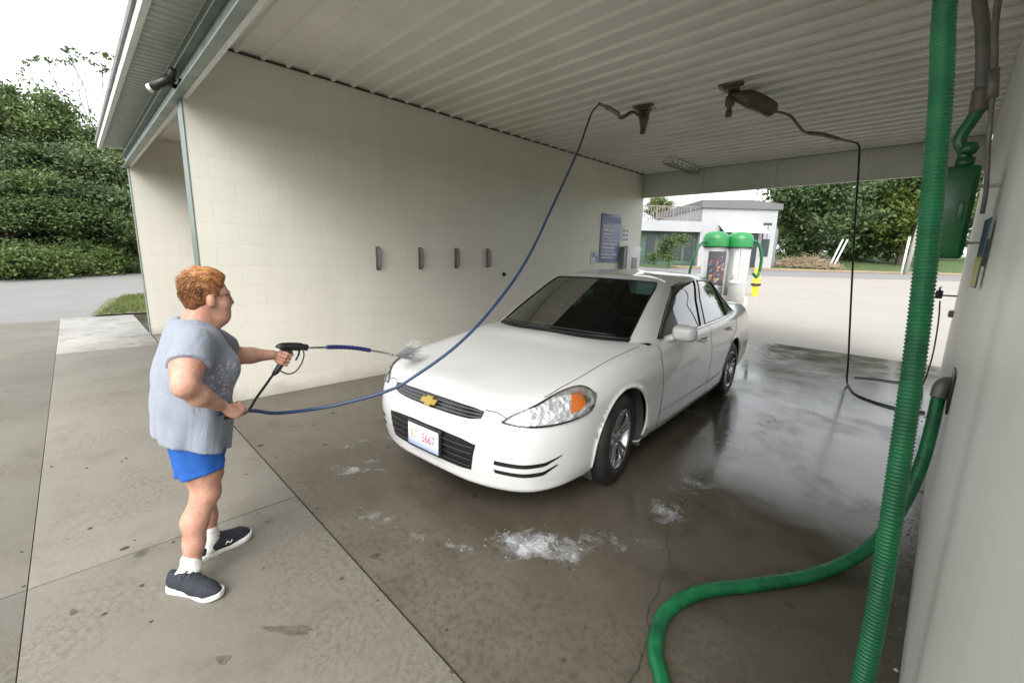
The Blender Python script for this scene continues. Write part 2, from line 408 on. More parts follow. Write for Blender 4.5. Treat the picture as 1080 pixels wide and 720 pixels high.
# soffit with small ribs, fascia, gutter lip
mb = MB(); prof = []
x = -5.55
while x < W+.55:
    for dx, dz in ((0,0),(.06,0),(.07,.012),(.09,.012),(.10,0)): prof.append((x+dx, 3.235-dz))
    x += .11
mb.grid([[(x,-.29,z) for x,z in prof],[(x,-.022,z) for x,z in prof]], smooth=False); mb.build('soffit', M['soffit'], wash)
mb = MB(); mb.box((-5.6,-.33,3.20),(W+.6,-.295,3.285)); mb.box((-5.6,-.332,3.193),(W+.6,-.288,3.197)); mb.build('fascia', M['white_trim'], wash)
mb = MB(); mb.box((-5.62,-.352,3.288),(W+.62,-.30,3.345)); mb.build('roof_edge', M['grey_pipe'], wash)
for xx in (-.203,-5.203):
    mb = MB(); mb.box((xx,-.012,0),(xx+.206,-.002,2.88)); mb.build('corner_trim', M['galv'], wash)
mb = MB(); mb.box((.002,.045,CH-.012),(.016,LEN-.06,CH-.0305)); mb.box((.0,LEN-.07,CH-.012),(W,LEN-.058,CH-.03)); mb.build('ceiling_gap_shadow', M['gap_shadow'], wash)  # dark-coloured strips stand in for the gap and shadow at the ceiling edge
#INSERT
# ------------------------------------------------------------------ vegetation
M['leaf_dark'] = leafy('leaf_dark', (.040,.072,.032), (.15,.205,.095), .55)
M['leaf_mid'] = leafy('leaf_mid', (.048,.084,.030), (.17,.23,.09), .55)
M['leaf_light'] = leafy('leaf_light', (.06,.095,.02), (.14,.18,.05), .7)
M['bark'] = simple('bark', (.10,.08,.06), .9, bump=.6, bscale=20)
def leaf_cloud(cl, n, size, rng, flat=.5):
    """cl: clumps (x,y,z,rx,ry,rz); leaves spread through each clump, denser at its skin"""
    cl = np.array(cl); wts = cl[:,3]*cl[:,4]*cl[:,5]; wts = wts**.67; wts /= wts.sum(); k = rng.choice(len(cl), n, p=wts)
    d = rng.normal(size=(n,3)); d /= np.linalg.norm(d,axis=1)[:,None]; r = np.abs(rng.normal(0,.62,n))+.12*rng.uniform(0,1,n)
    r = np.where(r > 1.7, rng.uniform(.3,1.2,n), r)
    c = cl[k,:3]+d*r[:,None]*cl[k,3:6]
    u = rng.normal(size=(n,3)); u /= np.linalg.norm(u,axis=1)[:,None]; v = np.cross(u, rng.normal(size=(n,3))); v /= np.linalg.norm(v,axis=1)[:,None]
    s = size*rng.uniform(.55,1.3,n)[:,None]
    V = np.stack([c-u*s, c+v*s*.5, c+u*s, c-v*s*.5],1).reshape(-1,3); return V
def leaf_mesh(V, name, mat):
    n = len(V)//4; me = bpy.data.meshes.new(name); me.vertices.add(len(V)); me.vertices.foreach_set('co', V.reshape(-1).astype(np.float32)); me.loops.add(len(V)); me.loops.foreach_set('vertex_index', np.arange(len(V)))
    me.polygons.add(n); me.polygons.foreach_set('loop_start', np.arange(n)*4); me.polygons.foreach_set('loop_total', np.full(n,4)); me.update(calc_edges=True); me.materials.append(mat); return me
def make_tree(seed, h, w_, n, size, mat, low=.12):
    rng = np.random.RandomState(seed); cl = []; mb = MB(); tr_ = h*.028+.05
    tp = [(0,0,-.3)]
    for k in range(1,6): tp.append((rng.normal(0,.03*h/6*k), rng.normal(0,.03*h/6*k), h*.78*k/5))
    tp = crom(tp,4); mb.tube(tp, np.linspace(tr_,tr_*.2,len(tp)), 8)
    for k in range(48):
        f = rng.uniform(low,1.0); z = h*f; ph = rng.uniform(0,2*math.pi); spread = 1.08*w_*math.sin(math.pi*min(1,(f-low*.4)/(1.08-low*.4)))**.6*rng.uniform(.35,1.0)
        p = np.array([spread*math.cos(ph), spread*math.sin(ph), z]); r = w_*rng.uniform(.16,.40)
        cl.append((p[0],p[1],p[2],r*1.1,r*1.1,r*.85)); b0 = np.array([np.interp(z*.75,tp[:,2],tp[:,i]) for i in range(3)])
        mb.tube([b0, (b0+p)/2+[0,0,.12*h/6], p], [tr_*.38,tr_*.22,tr_*.08], 5)
    return mb, leaf_mesh(leaf_cloud(cl, n, size, rng), 'crown', mat)
TREES = {}
def tree(key, loc, rz, sc, label, group, name='tree'):
    mb, cm = TREES[key]
    r_ = thing(name, loc, label, 'tree', group, rz); r_.scale = (sc[0],sc[0],sc[1])
    if isinstance(mb, MB):
        tk = mb.build('trunk', M['bark'], r_, local=True); TREES[key] = (tk.data, cm)
    else: tk = bpy.data.objects.new('trunk', mb); COL.objects.link(tk); tk.parent = r_
    cr = bpy.data.objects.new('crown', cm); COL.objects.link(cr); cr.parent = r_; return r_
TREES['a'] = make_tree(1, 9.0, 3.2, 44000, .12, M['leaf_dark'], .06); TREES['b'] = make_tree(2, 8.0, 3.0, 42000, .115, M['leaf_mid'], .06)
TREES['c'] = make_tree(3, 9.5, 3.0, 22000, .125, M['leaf_mid'], .30); TREES['d'] = make_tree(4, 7.5, 3.0, 42000, .115, M['leaf_dark'], .05)
TREES['e'] = make_tree(5, 13, 6.0, 21000, .28, M['leaf_dark'], .16); TREES['f'] = make_tree(6, 12, 5.5, 22000, .30, M['leaf_light'], .2)
TREES['g'] = make_tree(8, 7, 2.6, 2600, .14, M['bark'], .3)
def at(px, d): return (px-540)*d/457.46
LB = [('c',14,27,1.05,1.0,'tall thin-topped tree at the left picture edge with sky showing through it'),('a',34,25,.95,.74,'broad dark tree beside the street, second from the left picture edge'),('c',52,29,1.0,1.12,'tall feathery tree rising behind the dark row left of the gap in the treetops'),
      ('b',70,24,.9,.66,'low rounded tree under the dip in the treetops'),('d',92,26,1.05,.90,'dense dark tree in the middle of the row beside the street'),('b',112,30,1.1,1.05,'mid green tree right of the dip in the treetops'),
      ('a',128,28,1.0,.84,'dark tree just left of the building eave'),('d',148,31,1.1,1.0,'dark tree partly hidden by the far end of the building'),('b',2,22,.8,.62,'bright green low tree cut by the left picture edge')]
for i,(k,px,d,sw,sh,lb) in enumerate(LB):
    p = sl(d/.981, at(px,d)); tree(k, (p.x,p.y,-.05), i*1.3, (sw,sh), lb, 'trees across the left street')
mbs = []
for i in range(3):
    rng = np.random.RandomState(20+i); cl = [(rng.normal(0,.8),rng.normal(0,.5),rng.uniform(.2,1.2),.8,.7,.55) for _ in range(9)]; mbs.append(leaf_mesh(leaf_cloud(cl,5000,.10,rng),'leaves',[M['leaf_light'],M['leaf_mid'],M['leaf_light']][i]))
SHR = [(-6,18.6),(12,19.2),(30,20.0),(48,20.8),(66,21.8),(84,22.8),(102,24.0),(120,25.2),(138,26.4),(152,27.6)]
pos = ['leftmost','second from the left','third from the left','fourth from the left','fifth from the left','sixth from the left','fourth from the building','third from the building','second from the building','nearest the building']
for i,(px,d) in enumerate(SHR):
    p = sl(d/.981, at(px,d)); r_ = thing('shrub', (p.x,p.y,-.05), 'yellow-green roadside shrub below the left trees, '+pos[i]+' of the row', 'shrub', 'shrubs along the left street', i*2.1)
    r_.scale = (1.0,1.0,.75+.25*math.sin(i*2.3)); o = bpy.data.objects.new('leaves', mbs[i%3]); COL.objects.link(o); o.parent = r_
# bare-twigged tree top over the roof edge
p = sl(30, at(122,29)); mb, cm = TREES['g']; mb2 = MB(); rng = np.random.RandomState(3)
def twig(mb_, p0, d_, L, r_, lv):
    p1 = p0+d_*L+np.array([rng.normal(0,.08),rng.normal(0,.08),rng.normal(0,.06)])*L; mb_.tube([p0,(p0+p1)/2+rng.normal(0,.03,3)*L,p1],[r_,r_*.8,r_*.6],5,cap=False)
    if lv == 0: return [p1]
    out = []
    for _ in range(3):
        d2 = d_+rng.normal(0,.34,3); d2[2] += .12; d2 /= np.linalg.norm(d2); out += twig(mb_, p1, d2, L*.58, r_*.55, lv-1)
    return out
tips = twig(mb2, np.array([0,0,0.]), np.array([0,0,1.]), 5.6, .10, 5)
bt = thing('bare_tree', (p.x,p.y,0), 'sparse tree with thin bare twigs showing over the roof edge', 'tree')
mb2.build('trunk', M['bark'], bt, local=True); tips = np.array(tips); sel = tips[rng.choice(len(tips), min(200,len(tips)), replace=False)]
lc = leaf_cloud([(a[0],a[1],a[2],.16,.16,.12) for a in sel], 1500, .09, rng); o = bpy.data.objects.new('leaves', leaf_mesh(lc,'leaves',M['leaf_mid'])); COL.objects.link(o); o.parent = bt
for k,(za,zb) in enumerate(((4.0,3.4),(5.9,5.2))):
    a = sl(25, at(-120,24.5), za); b_ = sl(36, at(330,36), zb+1.0); pts = [a.lerp(b_, i/20)-Vector((0,0,.55*math.sin(math.pi*i/20))) for i in range(21)]
    mb = MB(); mb.tube(pts, .018, 6); tag(mb.build('overhead_wire', M['black']), ('lower' if k == 0 else 'upper')+' overhead wire strung in front of the left trees', 'wire', 'overhead wires')

# ------------------------------------------------------------------ across the rear street
def tz(q): return terrain(q.x,q.y)
RB = [('e',858,54,.95,.92,'large dark spreading tree beside the white building with gaps of sky'),('e',905,60,1.1,1.05,'large dark tree behind the clipped hedge bush'),('f',944,56,.95,1.0,'brighter green tree left of the leaning white post'),
      ('e',985,66,1.1,1.0,'dark tree half hidden behind the hanging green hose'),('f',828,70,.8,.72,'light green tree showing above the side of the white building'),('e',1050,70,1.2,1.1,'dark tree seen past the right wall end')]
for i,(k,px,d,sw,sh,lb) in enumerate(RB):
    q = sl(d/.981, at(px,d)); tree(k, (q.x,q.y,tz(q)-.1), i*1.9, (sw,sh), lb, 'trees across the rear street')
for i,(px,d,s_) in enumerate(((688,62,1.0),(712,66,.8),(730,64,.7))):
    q = sl(d/.981, at(px,d)); tree('c', (q.x,q.y,tz(q)-.1), i*2.2, (.75*s_,.80*s_), 'thin tree behind the roof deck, '+('leftmost','middle','rightmost')[i]+' of three', 'trees behind the deck')
rng = np.random.RandomState(31); cl = [(rng.normal(0,1.3),rng.normal(0,.9),rng.uniform(.5,2.1),1.1,1.0,.8) for _ in range(16)]
q = sl(60/.981, at(903,60)); hb = thing('round_bush', (q.x,q.y,tz(q)), 'big rounded green bush on the lawn across the rear street', 'bush'); o = bpy.data.objects.new('leaves', leaf_mesh(leaf_cloud(np.array(cl)*1.15,15000,.15,rng),'leaves',M['leaf_mid'])); COL.objects.link(o); o.parent = hb
q = sl(47/.981, at(846,47)); bp_ = thing('brush_pile', (q.x,q.y,tz(q)), 'pile of dry brown brush below the dark tree', 'brush pile'); mb = MB()
for i in range(420):
    a = random.uniform(0,2*math.pi); r_ = random.random()**.5*2.6; c0 = Vector((r_*math.cos(a)*1.3,r_*math.sin(a)*.6,random.uniform(.0,max(.15,1.5-r_*.5)))); dd = Vector((random.gauss(0,1),random.gauss(0,1),random.gauss(0,.35))).normalized()*random.uniform(.5,1.2)
    mb.tube([c0-dd, c0+Vector((0,0,.06)), c0+dd], [.02,.028,.012], 4, cap=False)
mb.build('branches', simple('dry_brush', (.36,.28,.19), .9, var=.4, scale=3), bp_, local=True)
for k,(pa,pb,d) in enumerate((((872,281),(888,253),46),((876,281),(893,252),46.2))):
    l0 = at(pa[0],d); l1 = at(pb[0],d); q0 = sl(d/.981,l0); q1 = sl(d/.981+.8,l1); z0 = tz(q0); mb = MB()
    a = Vector((q0.x,q0.y,z0-.05)); b_ = Vector((q1.x,q1.y,z0+3.1)); d_ = (b_-a).normalized(); rot = d_.to_track_quat('Z','Y').to_matrix(); mb.obox((a+b_)/2, (.16,.05,(b_-a).length), rot, bev=.006)
    tag(mb.build('leaning_board', M['white_trim']), 'white board leaning on the round bush, the '+('left' if k == 0 else 'right')+' one of the pair', 'board', 'white boards on the bush')
# leaning post and short stake by the right wall
q = sl(41/.981, at(954,41)); lp_ = thing('leaning_post', (q.x,q.y,tz(q)), 'tall pale wooden post standing beyond the street beside the right opening', 'post')
mb = MB(); q2 = sl(41/.981, at(963,41)); mb.tube([(q.x,q.y,tz(q)-.2),(q2.x,q2.y,tz(q)+9.5)], [.19,.15], 12); mb.build('shaft', simple('pale_wood', (.42,.40,.38), .8, bump=.4), lp_)
mb = MB(); qq = sl(41/.981-.25, at(947,41)); mb.tube([(qq.x,qq.y,tz(q)-.2),(qq.x+.1,qq.y+.1,tz(q)+3.4)], .09, 10); mb.build('stake', M['white_trim'], lp_)
# white building with flat grey roof, lean-to awning, and the lower wing with a roof deck
def loc_fn(o): return lambda a,b_,z: (o.x+RH.x*a+FH.x*b_, o.y+RH.y*a+FH.y*b_, z)
M['white_wall'] = simple('white_siding', (.34,.35,.365), .6, var=.06, scale=.8); M['grey_roof'] = simple('grey_roof', (.13,.13,.135), .6, var=.1, scale=.5); M['grey_wall'] = simple('grey_siding', (.19,.20,.22), .6, var=.15)
M['window_dark'] = simple('window_dark', (.03,.04,.045), .15); M['green_front'] = simple('green_front', (.05,.09,.065), .5, var=.35, scale=.8); M['rail'] = simple('deck_rail', (.20,.17,.16), .7)
DB = 45.0; SB = DB/.981; lw = lambda px: at(px,DB)
ob_ = sl(SB, lw(772)); zb = 1.2; wbld = thing('white_building', (ob_.x,ob_.y,zb), 'white flat-fronted building with grey roof across the rear street', 'building')
fn = loc_fn(sl(SB,0)); x0, x1 = lw(733), lw(811)
zt = 1.59+(275.5-222)*DB/457.46
def bx(mb, a0,a1,b0,b1,z0,z1): mb.prism([(a0,b0),(a1,b0),(a1,b1),(a0,b1)], z0, z1, fn=fn); return mb
bx(MB(), x0,x1,0,14,zb-.5,zt).build('wall', M['white_wall'], wbld)
bx(MB(), x1+.003,x1+.05,0.3,14,zb-.5,zt-.3).build('side_cladding', M['grey_wall'], wbld)
mb = MB(); mb.prism([(x0-.2,zt),(x1+.3,zt),(x1+.3,zt+.55),((x0+x1)/2+1,zt+.85),(x0-.2,zt+.75)], -.25, 14, fn=lambda a,b_,z: fn(a,z,b_)); mb.build('roof', M['grey_roof'], wbld)
mb = MB(); a0,a1 = lw(751),lw(796); z1_ = 1.59+(275.5-238)*DB/457.46; mb.prism([(0,z1_+.15),(-1.5,z1_-.75),(-1.5,z1_-.85),(0,z1_)], a0, a1, fn=lambda a,b_,z: fn(z,a,b_)); mb.build('awning', M['white_trim'], wbld)
bx(MB(), a0+.2,a1-.2,-.02,-.004,zb-.3,z1_-.3).build('doorway', M['window_dark'], wbld)
wf = bx(MB(), lw(797.5),lw(806),-.05,-.004,1.59+.6,1.59+4.3*.92).build('window', M['window_dark'], wbld); mb = MB(); zz0,zz1 = 2.19,5.5
for k in range(2): bx(mb, lw(798.5)+k*.42,lw(798.5)+k*.42+.34,-.07,-.052,zz0+1.75,zz1-.2)
mb.build('pane', M['white_wall'], wf)
xs0, xs1 = lw(806)+.7, lw(832)
mb = MB(); mb.prism([(xs0,zb-.5),(xs1,zb-.5),(xs1,zt-1.8),(xs1-.9,zt-.5),(xs0,zt-.3)], 3.0, 13, fn=lambda a,b_,z: fn(a,z,b_)); mb.build('lean_to', M['grey_wall'], wbld)
og = sl(SB, lw(700)); wing = thing('low_building', (og.x,og.y,zb), 'low dark green shopfront with white fascia and railed roof deck', 'building')
g0,g1 = lw(600), lw(732); zf0 = 1.59+(275.5-246.5)*DB/457.46; zf1 = 1.59+(275.5-236)*DB/457.46; zr = 1.59+(275.5-222)*DB/457.46
bx(MB(), g0,g1-.01,.6,12,zb-.5,zf0).build('wall', M['green_front'], wing); bx(MB(), g0,g1-.005,-.3,12,zf0+.004,zf1).build('fascia', M['white_wall'], wing)
for px in (684,697,713,725): bx(MB(), lw(px)-.45,lw(px)+.45,.53,.592,zb+.4,zf0-.35).build('window', M['window_dark'], wing)
mb = MB(); n = 46
for i in range(n+1):
    a = g0+(g1-g0-.1)*i/n; bx(mb, a,a+(.14 if i%6 == 0 else .06),0,.06,zf1,zr)
bx(mb, g0,g1,-.02,.08,zr+.002,zr+.1); bx(mb, g0,g1,-.01,.05,zf1+.25,zf1+.33); mb.build('deck_railing', M['rail'], wing)
q = sl(40/.981, at(703,40)); tg = thing('young_tree', (q.x,q.y,tz(q)), 'small green tree in front of the low green shopfront', 'tree'); rng = np.random.RandomState(44)
mb = MB(); mb.tube([(0,0,0),(.05,0,1.2),(0,.05,2.2)],[.06,.05,.03],6); mb.build('trunk', M['bark'], tg, local=True); o = bpy.data.objects.new('crown', leaf_mesh(leaf_cloud([(rng.normal(0,.6),rng.normal(0,.4),rng.uniform(.7,2.6),.75,.6,.6) for _ in range(8)],3500,.11,rng),'crown',M['leaf_mid'])); COL.objects.link(o); o.parent = tg

# ------------------------------------------------------------------ vacuum island on the rear lot
DV = 12.2
def vloc(l): q = sl(DV, l); return Vector((q.x,q.y,terrain(q.x,q.y)))
isl = vloc(6.05); kb = thing('island_kerb', isl, 'raised concrete island under the vacuum stations', 'kerb'); fnv = loc_fn(sl(DV,0))
mb = MB(); mb.prism([(5.1,-.45),(6.4,-.45),(6.4,.5),(5.1,.5)], -.1, .14, fn=fnv); mb.build('slab', M['lot'], kb)
M['steel_body'] = simple('brushed_steel', (.50,.51,.50), .35, metal=.6, var=.15, scale=3)
DEC = [(.55,.30,.18),(.5,.14,.14),(.2,.24,.45),(.55,.5,.25)]
def vac(l, label, decal):
    o0 = vloc(l); o0.z = .14; v_ = thing('vacuum_station', o0, label, 'vacuum', 'vacuum stations'); fo = loc_fn(sl(DV,l)); r_ = .30
    C0 = Vector(fo(0,0,0))
    mb = MB(); mb.lathe([(.0,.14),(.36,.14),(.36,.62),(.30,.66)], C0, (0,0,1), 24); mb.build('base', M['panel_white'], v_)
    mb = MB(); mb.lathe([(r_,.66),(r_,2.02),(.02,2.02)], C0, (0,0,1), 28); mb.build('cylinder', M['steel_body'], v_)
    mb = MB(); mb.lathe([(.335,1.98),(.335,2.18),(.30,2.30),(.20,2.37),(.0,2.39)], C0, (0,0,1), 28); mb.build('dome', M['green_dome'], v_)
    if decal:
        mb = MB(); 
        mb.grid([[(C0.x+(r_+.006)*math.cos(a),C0.y+(r_+.006)*math.sin(a),z) for z in (.95,1.85)] for a in np.linspace(math.atan2(-FH.y,-FH.x)-.9,math.atan2(-FH.y,-FH.x)+.9,14)]); mb.build('decal', simple('decal_grey', (.10,.09,.11), .5), v_)
        mb = MB()
        for k in range(26):
            a = math.atan2(-FH.y,-FH.x)+random.uniform(-.8,.8); z = random.uniform(1.0,1.78); d2 = random.uniform(.05,.12); s2 = random.uniform(.1,.25)
            mb.add([(C0.x+(r_+.010)*math.cos(a+t1),C0.y+(r_+.010)*math.sin(a+t1),z+t2) for t1,t2 in ((0,0),(s2,d2*.4),(s2,d2),(0,d2*.7))],[(0,1,2,3)], k%4)
        mb.build('decal_print', [simple('decal_colour', c_, .5) for c_ in DEC], v_)
    return v_, fo
v1, f1 = vac(5.50, 'vacuum station with green dome and colourful decal panel on the rear lot', True)
mb = MB(); mb.tube(crom([f1(-.2,-.1,2.1),f1(-.45,-.15,2.05),f1(-.62,-.2,1.7),f1(-.72,-.2,1.15),f1(-.62,-.2,.75),f1(-.45,-.25,.9),f1(-.3,-.3,1.15)],8), .035, 10); mb.build('hose', M['green_hose'], v1)
v2_, f2 = vac(6.16, 'plain steel vacuum station with green dome beside the yellow bollard', False)
mb = MB(); mb.tube(crom([f2(.15,-.15,2.15),f2(.38,-.2,2.1),f2(.50,-.25,1.75),f2(.50,-.25,1.4),f2(.42,-.3,1.2),f2(.30,-.3,1.3)],8), .04, 10); mb.build('hose', M['green_hose'], v2_)
mb = MB(); mb.prism([(-.10,-.34),(.12,-.34),(.12,-.302),(-.10,-.302)], .9, 1.9, fn=f2); mb.build('coin_panel', M['panel_white'], v2_)
q = sl(11.7, 5.98); tb = thing('waste_bin', (q.x,q.y,0), 'pale round waste bin in front of the vacuum stations', 'bin'); mb = MB(); mb.lathe([(0,0),(.19,0),(.22,1.02)], (q.x,q.y,0), (0,0,1), 24); mb.build('drum', M['panel_white'], tb); mb = MB(); mb.lathe([(.23,1.02),(.23,1.06),(.15,1.11),(0,1.12)], (q.x,q.y,0), (0,0,1), 24); mb.build('lid', M['panel_white'], tb)
q = sl(19.3, at(797,19)); z_ = terrain(q.x,q.y); bl = thing('bollard', (q.x,q.y,z_), 'yellow bollard with dark band standing on the rear lot', 'bollard')
mb = MB(); mb.lathe([(.13,-.1),(.13,1.06),(.11,1.14),(.06,1.18),(0,1.19)], (q.x,q.y,z_), (0,0,1), 20); mb.build('post', M['yellow'], bl)
mb = MB(); mb.lathe([(.132,.40),(.20,.41),(.20,.50),(.132,.51)], (q.x,q.y,z_), (0,0,1), 20); mb.build('band', M['black'], bl)

rng = np.random.RandomState(77); n = 2600; V = []
cx_ = rng.uniform(-13.2,-8.3,n); cy_ = -.62+(-cx_-8.3)*.16+rng.uniform(0,1,n)*(.95)
for i in range(n):
    h_ = rng.uniform(.03,.10); a = rng.uniform(0,6.28); w0 = .007; dx,dy = math.cos(a)*w0, math.sin(a)*w0; lx,ly = rng.normal(0,.03,2)
    V += [(cx_[i]-dx,cy_[i]-dy,.02),(cx_[i]+dx,cy_[i]+dy,.02),(cx_[i]+dx*.3+lx,cy_[i]+dy*.3+ly,.03+h_),(cx_[i]-dx*.3+lx,cy_[i]-dy*.3+ly,.03+h_)]
o = bpy.data.objects.new('lawn_grass', leaf_mesh(np.array(V),'lawn_grass',M['leaf_light'])); COL.objects.link(o); tag(o, kind='stuff')
# ------------------------------------------------------------------ the car  (local: X forward from the front axle, Y to its left, Z up)
M['paint'] = None
t = NT('white_paint'); t.set(Base_Color=(.62,.63,.625), Roughness=.28, Specular_IOR_Level=.5, Coat_Weight=.8, Coat_Roughness=.04)
vv = t.node('ShaderNodeTexVoronoi'); vv.inputs['Scale'].default_value = 55; t.link(t.coord(), vv.inputs['Vector'])
# beads of water standing on the paint
dr = t.ramp(vv.outputs['Distance'], [(.10,1.0),(.26,0.0)]); t.bump(t.math('MULTIPLY', dr, t.ramp(t.noise(5,4),[(.45,0.0),(.6,1.0)])), .25, .003)
M['paint'] = t.m
M['chrome'] = simple('chrome', (.7,.7,.7), .12, metal=1.0, rvar=.05)
M['alloy'] = simple('alloy', (.42,.42,.43), .3, metal=.9, var=.15)
M['gap'] = simple('panel_gap', (.02,.02,.02), .7)
M['gloss_black'] = simple('gloss_black', (.012,.012,.013), .2)
M['windscreen'] = glassy('windscreen_glass', (.13,.18,.16), .3, spec=.55)
M['side_glass'] = glassy('side_glass', (.30,.40,.40), .3, spec=1.7)
M['lens'] = glassy('clear_lens', (.93,.94,.95), .9, spec=.7)
M['amber'] = simple('amber_lens', (.62,.15,.025), .18, var=.25, scale=60)
M['gold'] = simple('gold_badge', (.42,.30,.07), .3, metal=.7)
M['interior'] = simple('grey_upholstery', (.10,.10,.10), .85)
M['dash'] = simple('dashboard_plastic', (.035,.037,.036), .7)
t = NT('reflector'); vo = t.node('ShaderNodeTexVoronoi'); vo.inputs['Scale'].default_value = 26; t.link(t.coord(), vo.inputs['Vector'])
t.set(Base_Color=t.ramp(vo.outputs['Color'],[(.2,(.50,.51,.53)),(.8,(.92,.93,.95))]), Metallic=.35, Roughness=.22); t.bump(vo.outputs['Distance'], .8, .02); M['reflector'] = t.m

NETS = {}
def net(rows, su, sv):
    """control rows [u][v] of (x,y,z) -> dense grid"""
    P = np.array(rows, float); A = np.stack([crom(P[:,j], su) for j in range(P.shape[1])], 1)
    return np.stack([crom(A[i], sv) for i in range(A.shape[0])], 0)
SU, SV = 16, 8
low = [
 [(.80,0,.19),(.97,0,.20),(1.005,0,.28),(1.03,0,.44),(1.01,0,.575),(.975,0,.655),(.93,0,.735),(.86,0,.768),(.78,0,.785)],
 [(.80,.30,.19),(.955,.36,.20),(.99,.37,.28),(1.012,.37,.44),(.99,.37,.578),(.955,.37,.658),(.91,.36,.74),(.83,.20,.772),(.73,0,.793)],
 [(.75,.50,.19),(.86,.63,.20),(.895,.655,.28),(.915,.665,.44),(.895,.665,.585),(.855,.655,.672),(.80,.615,.755),(.74,.33,.782),(.65,0,.803)],
 [(.65,.55,.19),(.70,.755,.20),(.725,.79,.28),(.735,.805,.44),(.715,.805,.60),(.67,.79,.70),(.615,.715,.785),(.58,.38,.808),(.54,0,.818)],
 [(.45,.55,.19),(.45,.80,.20),(.45,.865,.28),(.45,.885,.44),(.44,.887,.62),(.42,.862,.735),(.38,.755,.822),(.38,.40,.838),(.38,0,.845)],
 [(0,.55,.18),(0,.82,.19),(0,.885,.27),(0,.908,.44),(0,.912,.64),(0,.888,.775),(0,.77,.878),(0,.42,.898),(0,0,.906)],
 [(-.45,.55,.17),(-.45,.82,.18),(-.45,.887,.26),(-.45,.912,.44),(-.45,.922,.65),(-.45,.90,.80),(-.45,.805,.925),(-.34,.44,.952),(-.30,0,.965)],
 [(-1.0,.55,.17),(-1.0,.82,.18),(-1.0,.89,.25),(-1.0,.915,.44),(-1.0,.926,.66),(-1.0,.905,.82),(-1.0,.845,.943),(-1.0,.5,.925),(-1.0,0,.925)],
 [(-1.6,.55,.17),(-1.6,.82,.18),(-1.6,.89,.25),(-1.6,.915,.44),(-1.6,.927,.66),(-1.6,.907,.825),(-1.6,.85,.953),(-1.6,.5,.93),(-1.6,0,.93)],
 [(-2.3,.55,.17),(-2.3,.82,.18),(-2.3,.89,.25),(-2.3,.915,.44),(-2.3,.926,.66),(-2.3,.907,.83),(-2.3,.85,.966),(-2.3,.5,.95),(-2.3,0,.95)],
 [(-2.81,.55,.17),(-2.81,.81,.19),(-2.81,.885,.26),(-2.81,.91,.44),(-2.81,.922,.66),(-2.81,.903,.835),(-2.81,.835,.985),(-2.81,.5,.98),(-2.81,0,.98)],
 [(-3.2,.55,.18),(-3.2,.80,.20),(-3.2,.87,.27),(-3.2,.895,.46),(-3.2,.905,.66),(-3.2,.885,.84),(-3.2,.80,1.005),(-3.22,.45,1.035),(-3.25,0,1.045)],
 [(-3.6,.55,.20),(-3.6,.77,.22),(-3.6,.84,.29),(-3.6,.865,.47),(-3.6,.87,.66),(-3.6,.85,.84),(-3.6,.75,1.02),(-3.6,.42,1.05),(-3.6,0,1.058)],
 [(-3.8,.50,.22),(-3.86,.70,.24),(-3.93,.78,.31),(-3.96,.805,.48),(-3.95,.81,.66),(-3.91,.785,.85),(-3.86,.69,1.02),(-3.82,.40,1.048),(-3.78,0,1.056)],
 [(-3.85,.35,.23),(-3.98,.50,.25),(-4.04,.54,.31),(-4.07,.55,.48),(-4.06,.55,.66),(-4.0,.54,.85),(-3.93,.48,1.02),(-3.88,.27,1.046),(-3.84,0,1.054)],
 [(-3.85,0,.23),(-4.0,0,.25),(-4.06,0,.31),(-4.09,0,.48),(-4.08,0,.66),(-4.02,0,.85),(-3.95,0,1.02),(-3.90,0,1.045),(-3.86,0,1.053)],
]
LOW = net(low, SU, SV)
cab = [
 [(-.26,0,.955),(-.72,0,1.20),(-1.16,0,1.408),(-1.26,0,1.437),(-1.36,0,1.45)],
 [(-.31,.42,.953),(-.76,.395,1.198),(-1.19,.36,1.402),(-1.29,.2,1.437),(-1.46,0,1.46)],
 [(-.46,.70,.945),(-.87,.635,1.185),(-1.26,.555,1.388),(-1.37,.3,1.435),(-1.62,0,1.47)],
 [(-.62,.80,.938),(-1.0,.715,1.165),(-1.36,.61,1.365),(-1.5,.33,1.442),(-1.76,0,1.476)],
 [(-.90,.835,.938),(-1.16,.738,1.17),(-1.47,.625,1.385),(-1.6,.335,1.452),(-1.82,0,1.48)],
 [(-1.3,.85,.943),(-1.45,.748,1.18),(-1.67,.632,1.405),(-1.75,.34,1.46),(-1.9,0,1.483)],
 [(-1.75,.855,.95),(-1.84,.752,1.19),(-1.96,.636,1.414),(-2.0,.34,1.464),(-2.05,0,1.483)],
 [(-2.2,.855,.96),(-2.23,.752,1.19),(-2.28,.628,1.404),(-2.28,.34,1.455),(-2.25,0,1.472)],
 [(-2.66,.845,.975),(-2.59,.747,1.18),(-2.53,.61,1.382),(-2.45,.33,1.435),(-2.4,0,1.455)],
 [(-3.05,.805,.99),(-2.84,.70,1.175),(-2.67,.58,1.355),(-2.56,.3,1.42),(-2.5,0,1.44)],
 [(-3.3,.67,1.02),(-3.0,.59,1.2),(-2.76,.515,1.355),(-2.61,.28,1.412),(-2.55,0,1.43)],
 [(-3.4,.36,1.035),(-3.08,.32,1.205),(-2.8,.3,1.365),(-2.66,.16,1.408),(-2.6,0,1.425)],
 [(-3.43,0,1.04),(-3.1,0,1.21),(-2.82,0,1.37),(-2.69,0,1.405),(-2.62,0,1.42)],
]
CU, CV = 20, 20
CAB = net(cab, CU, CV)
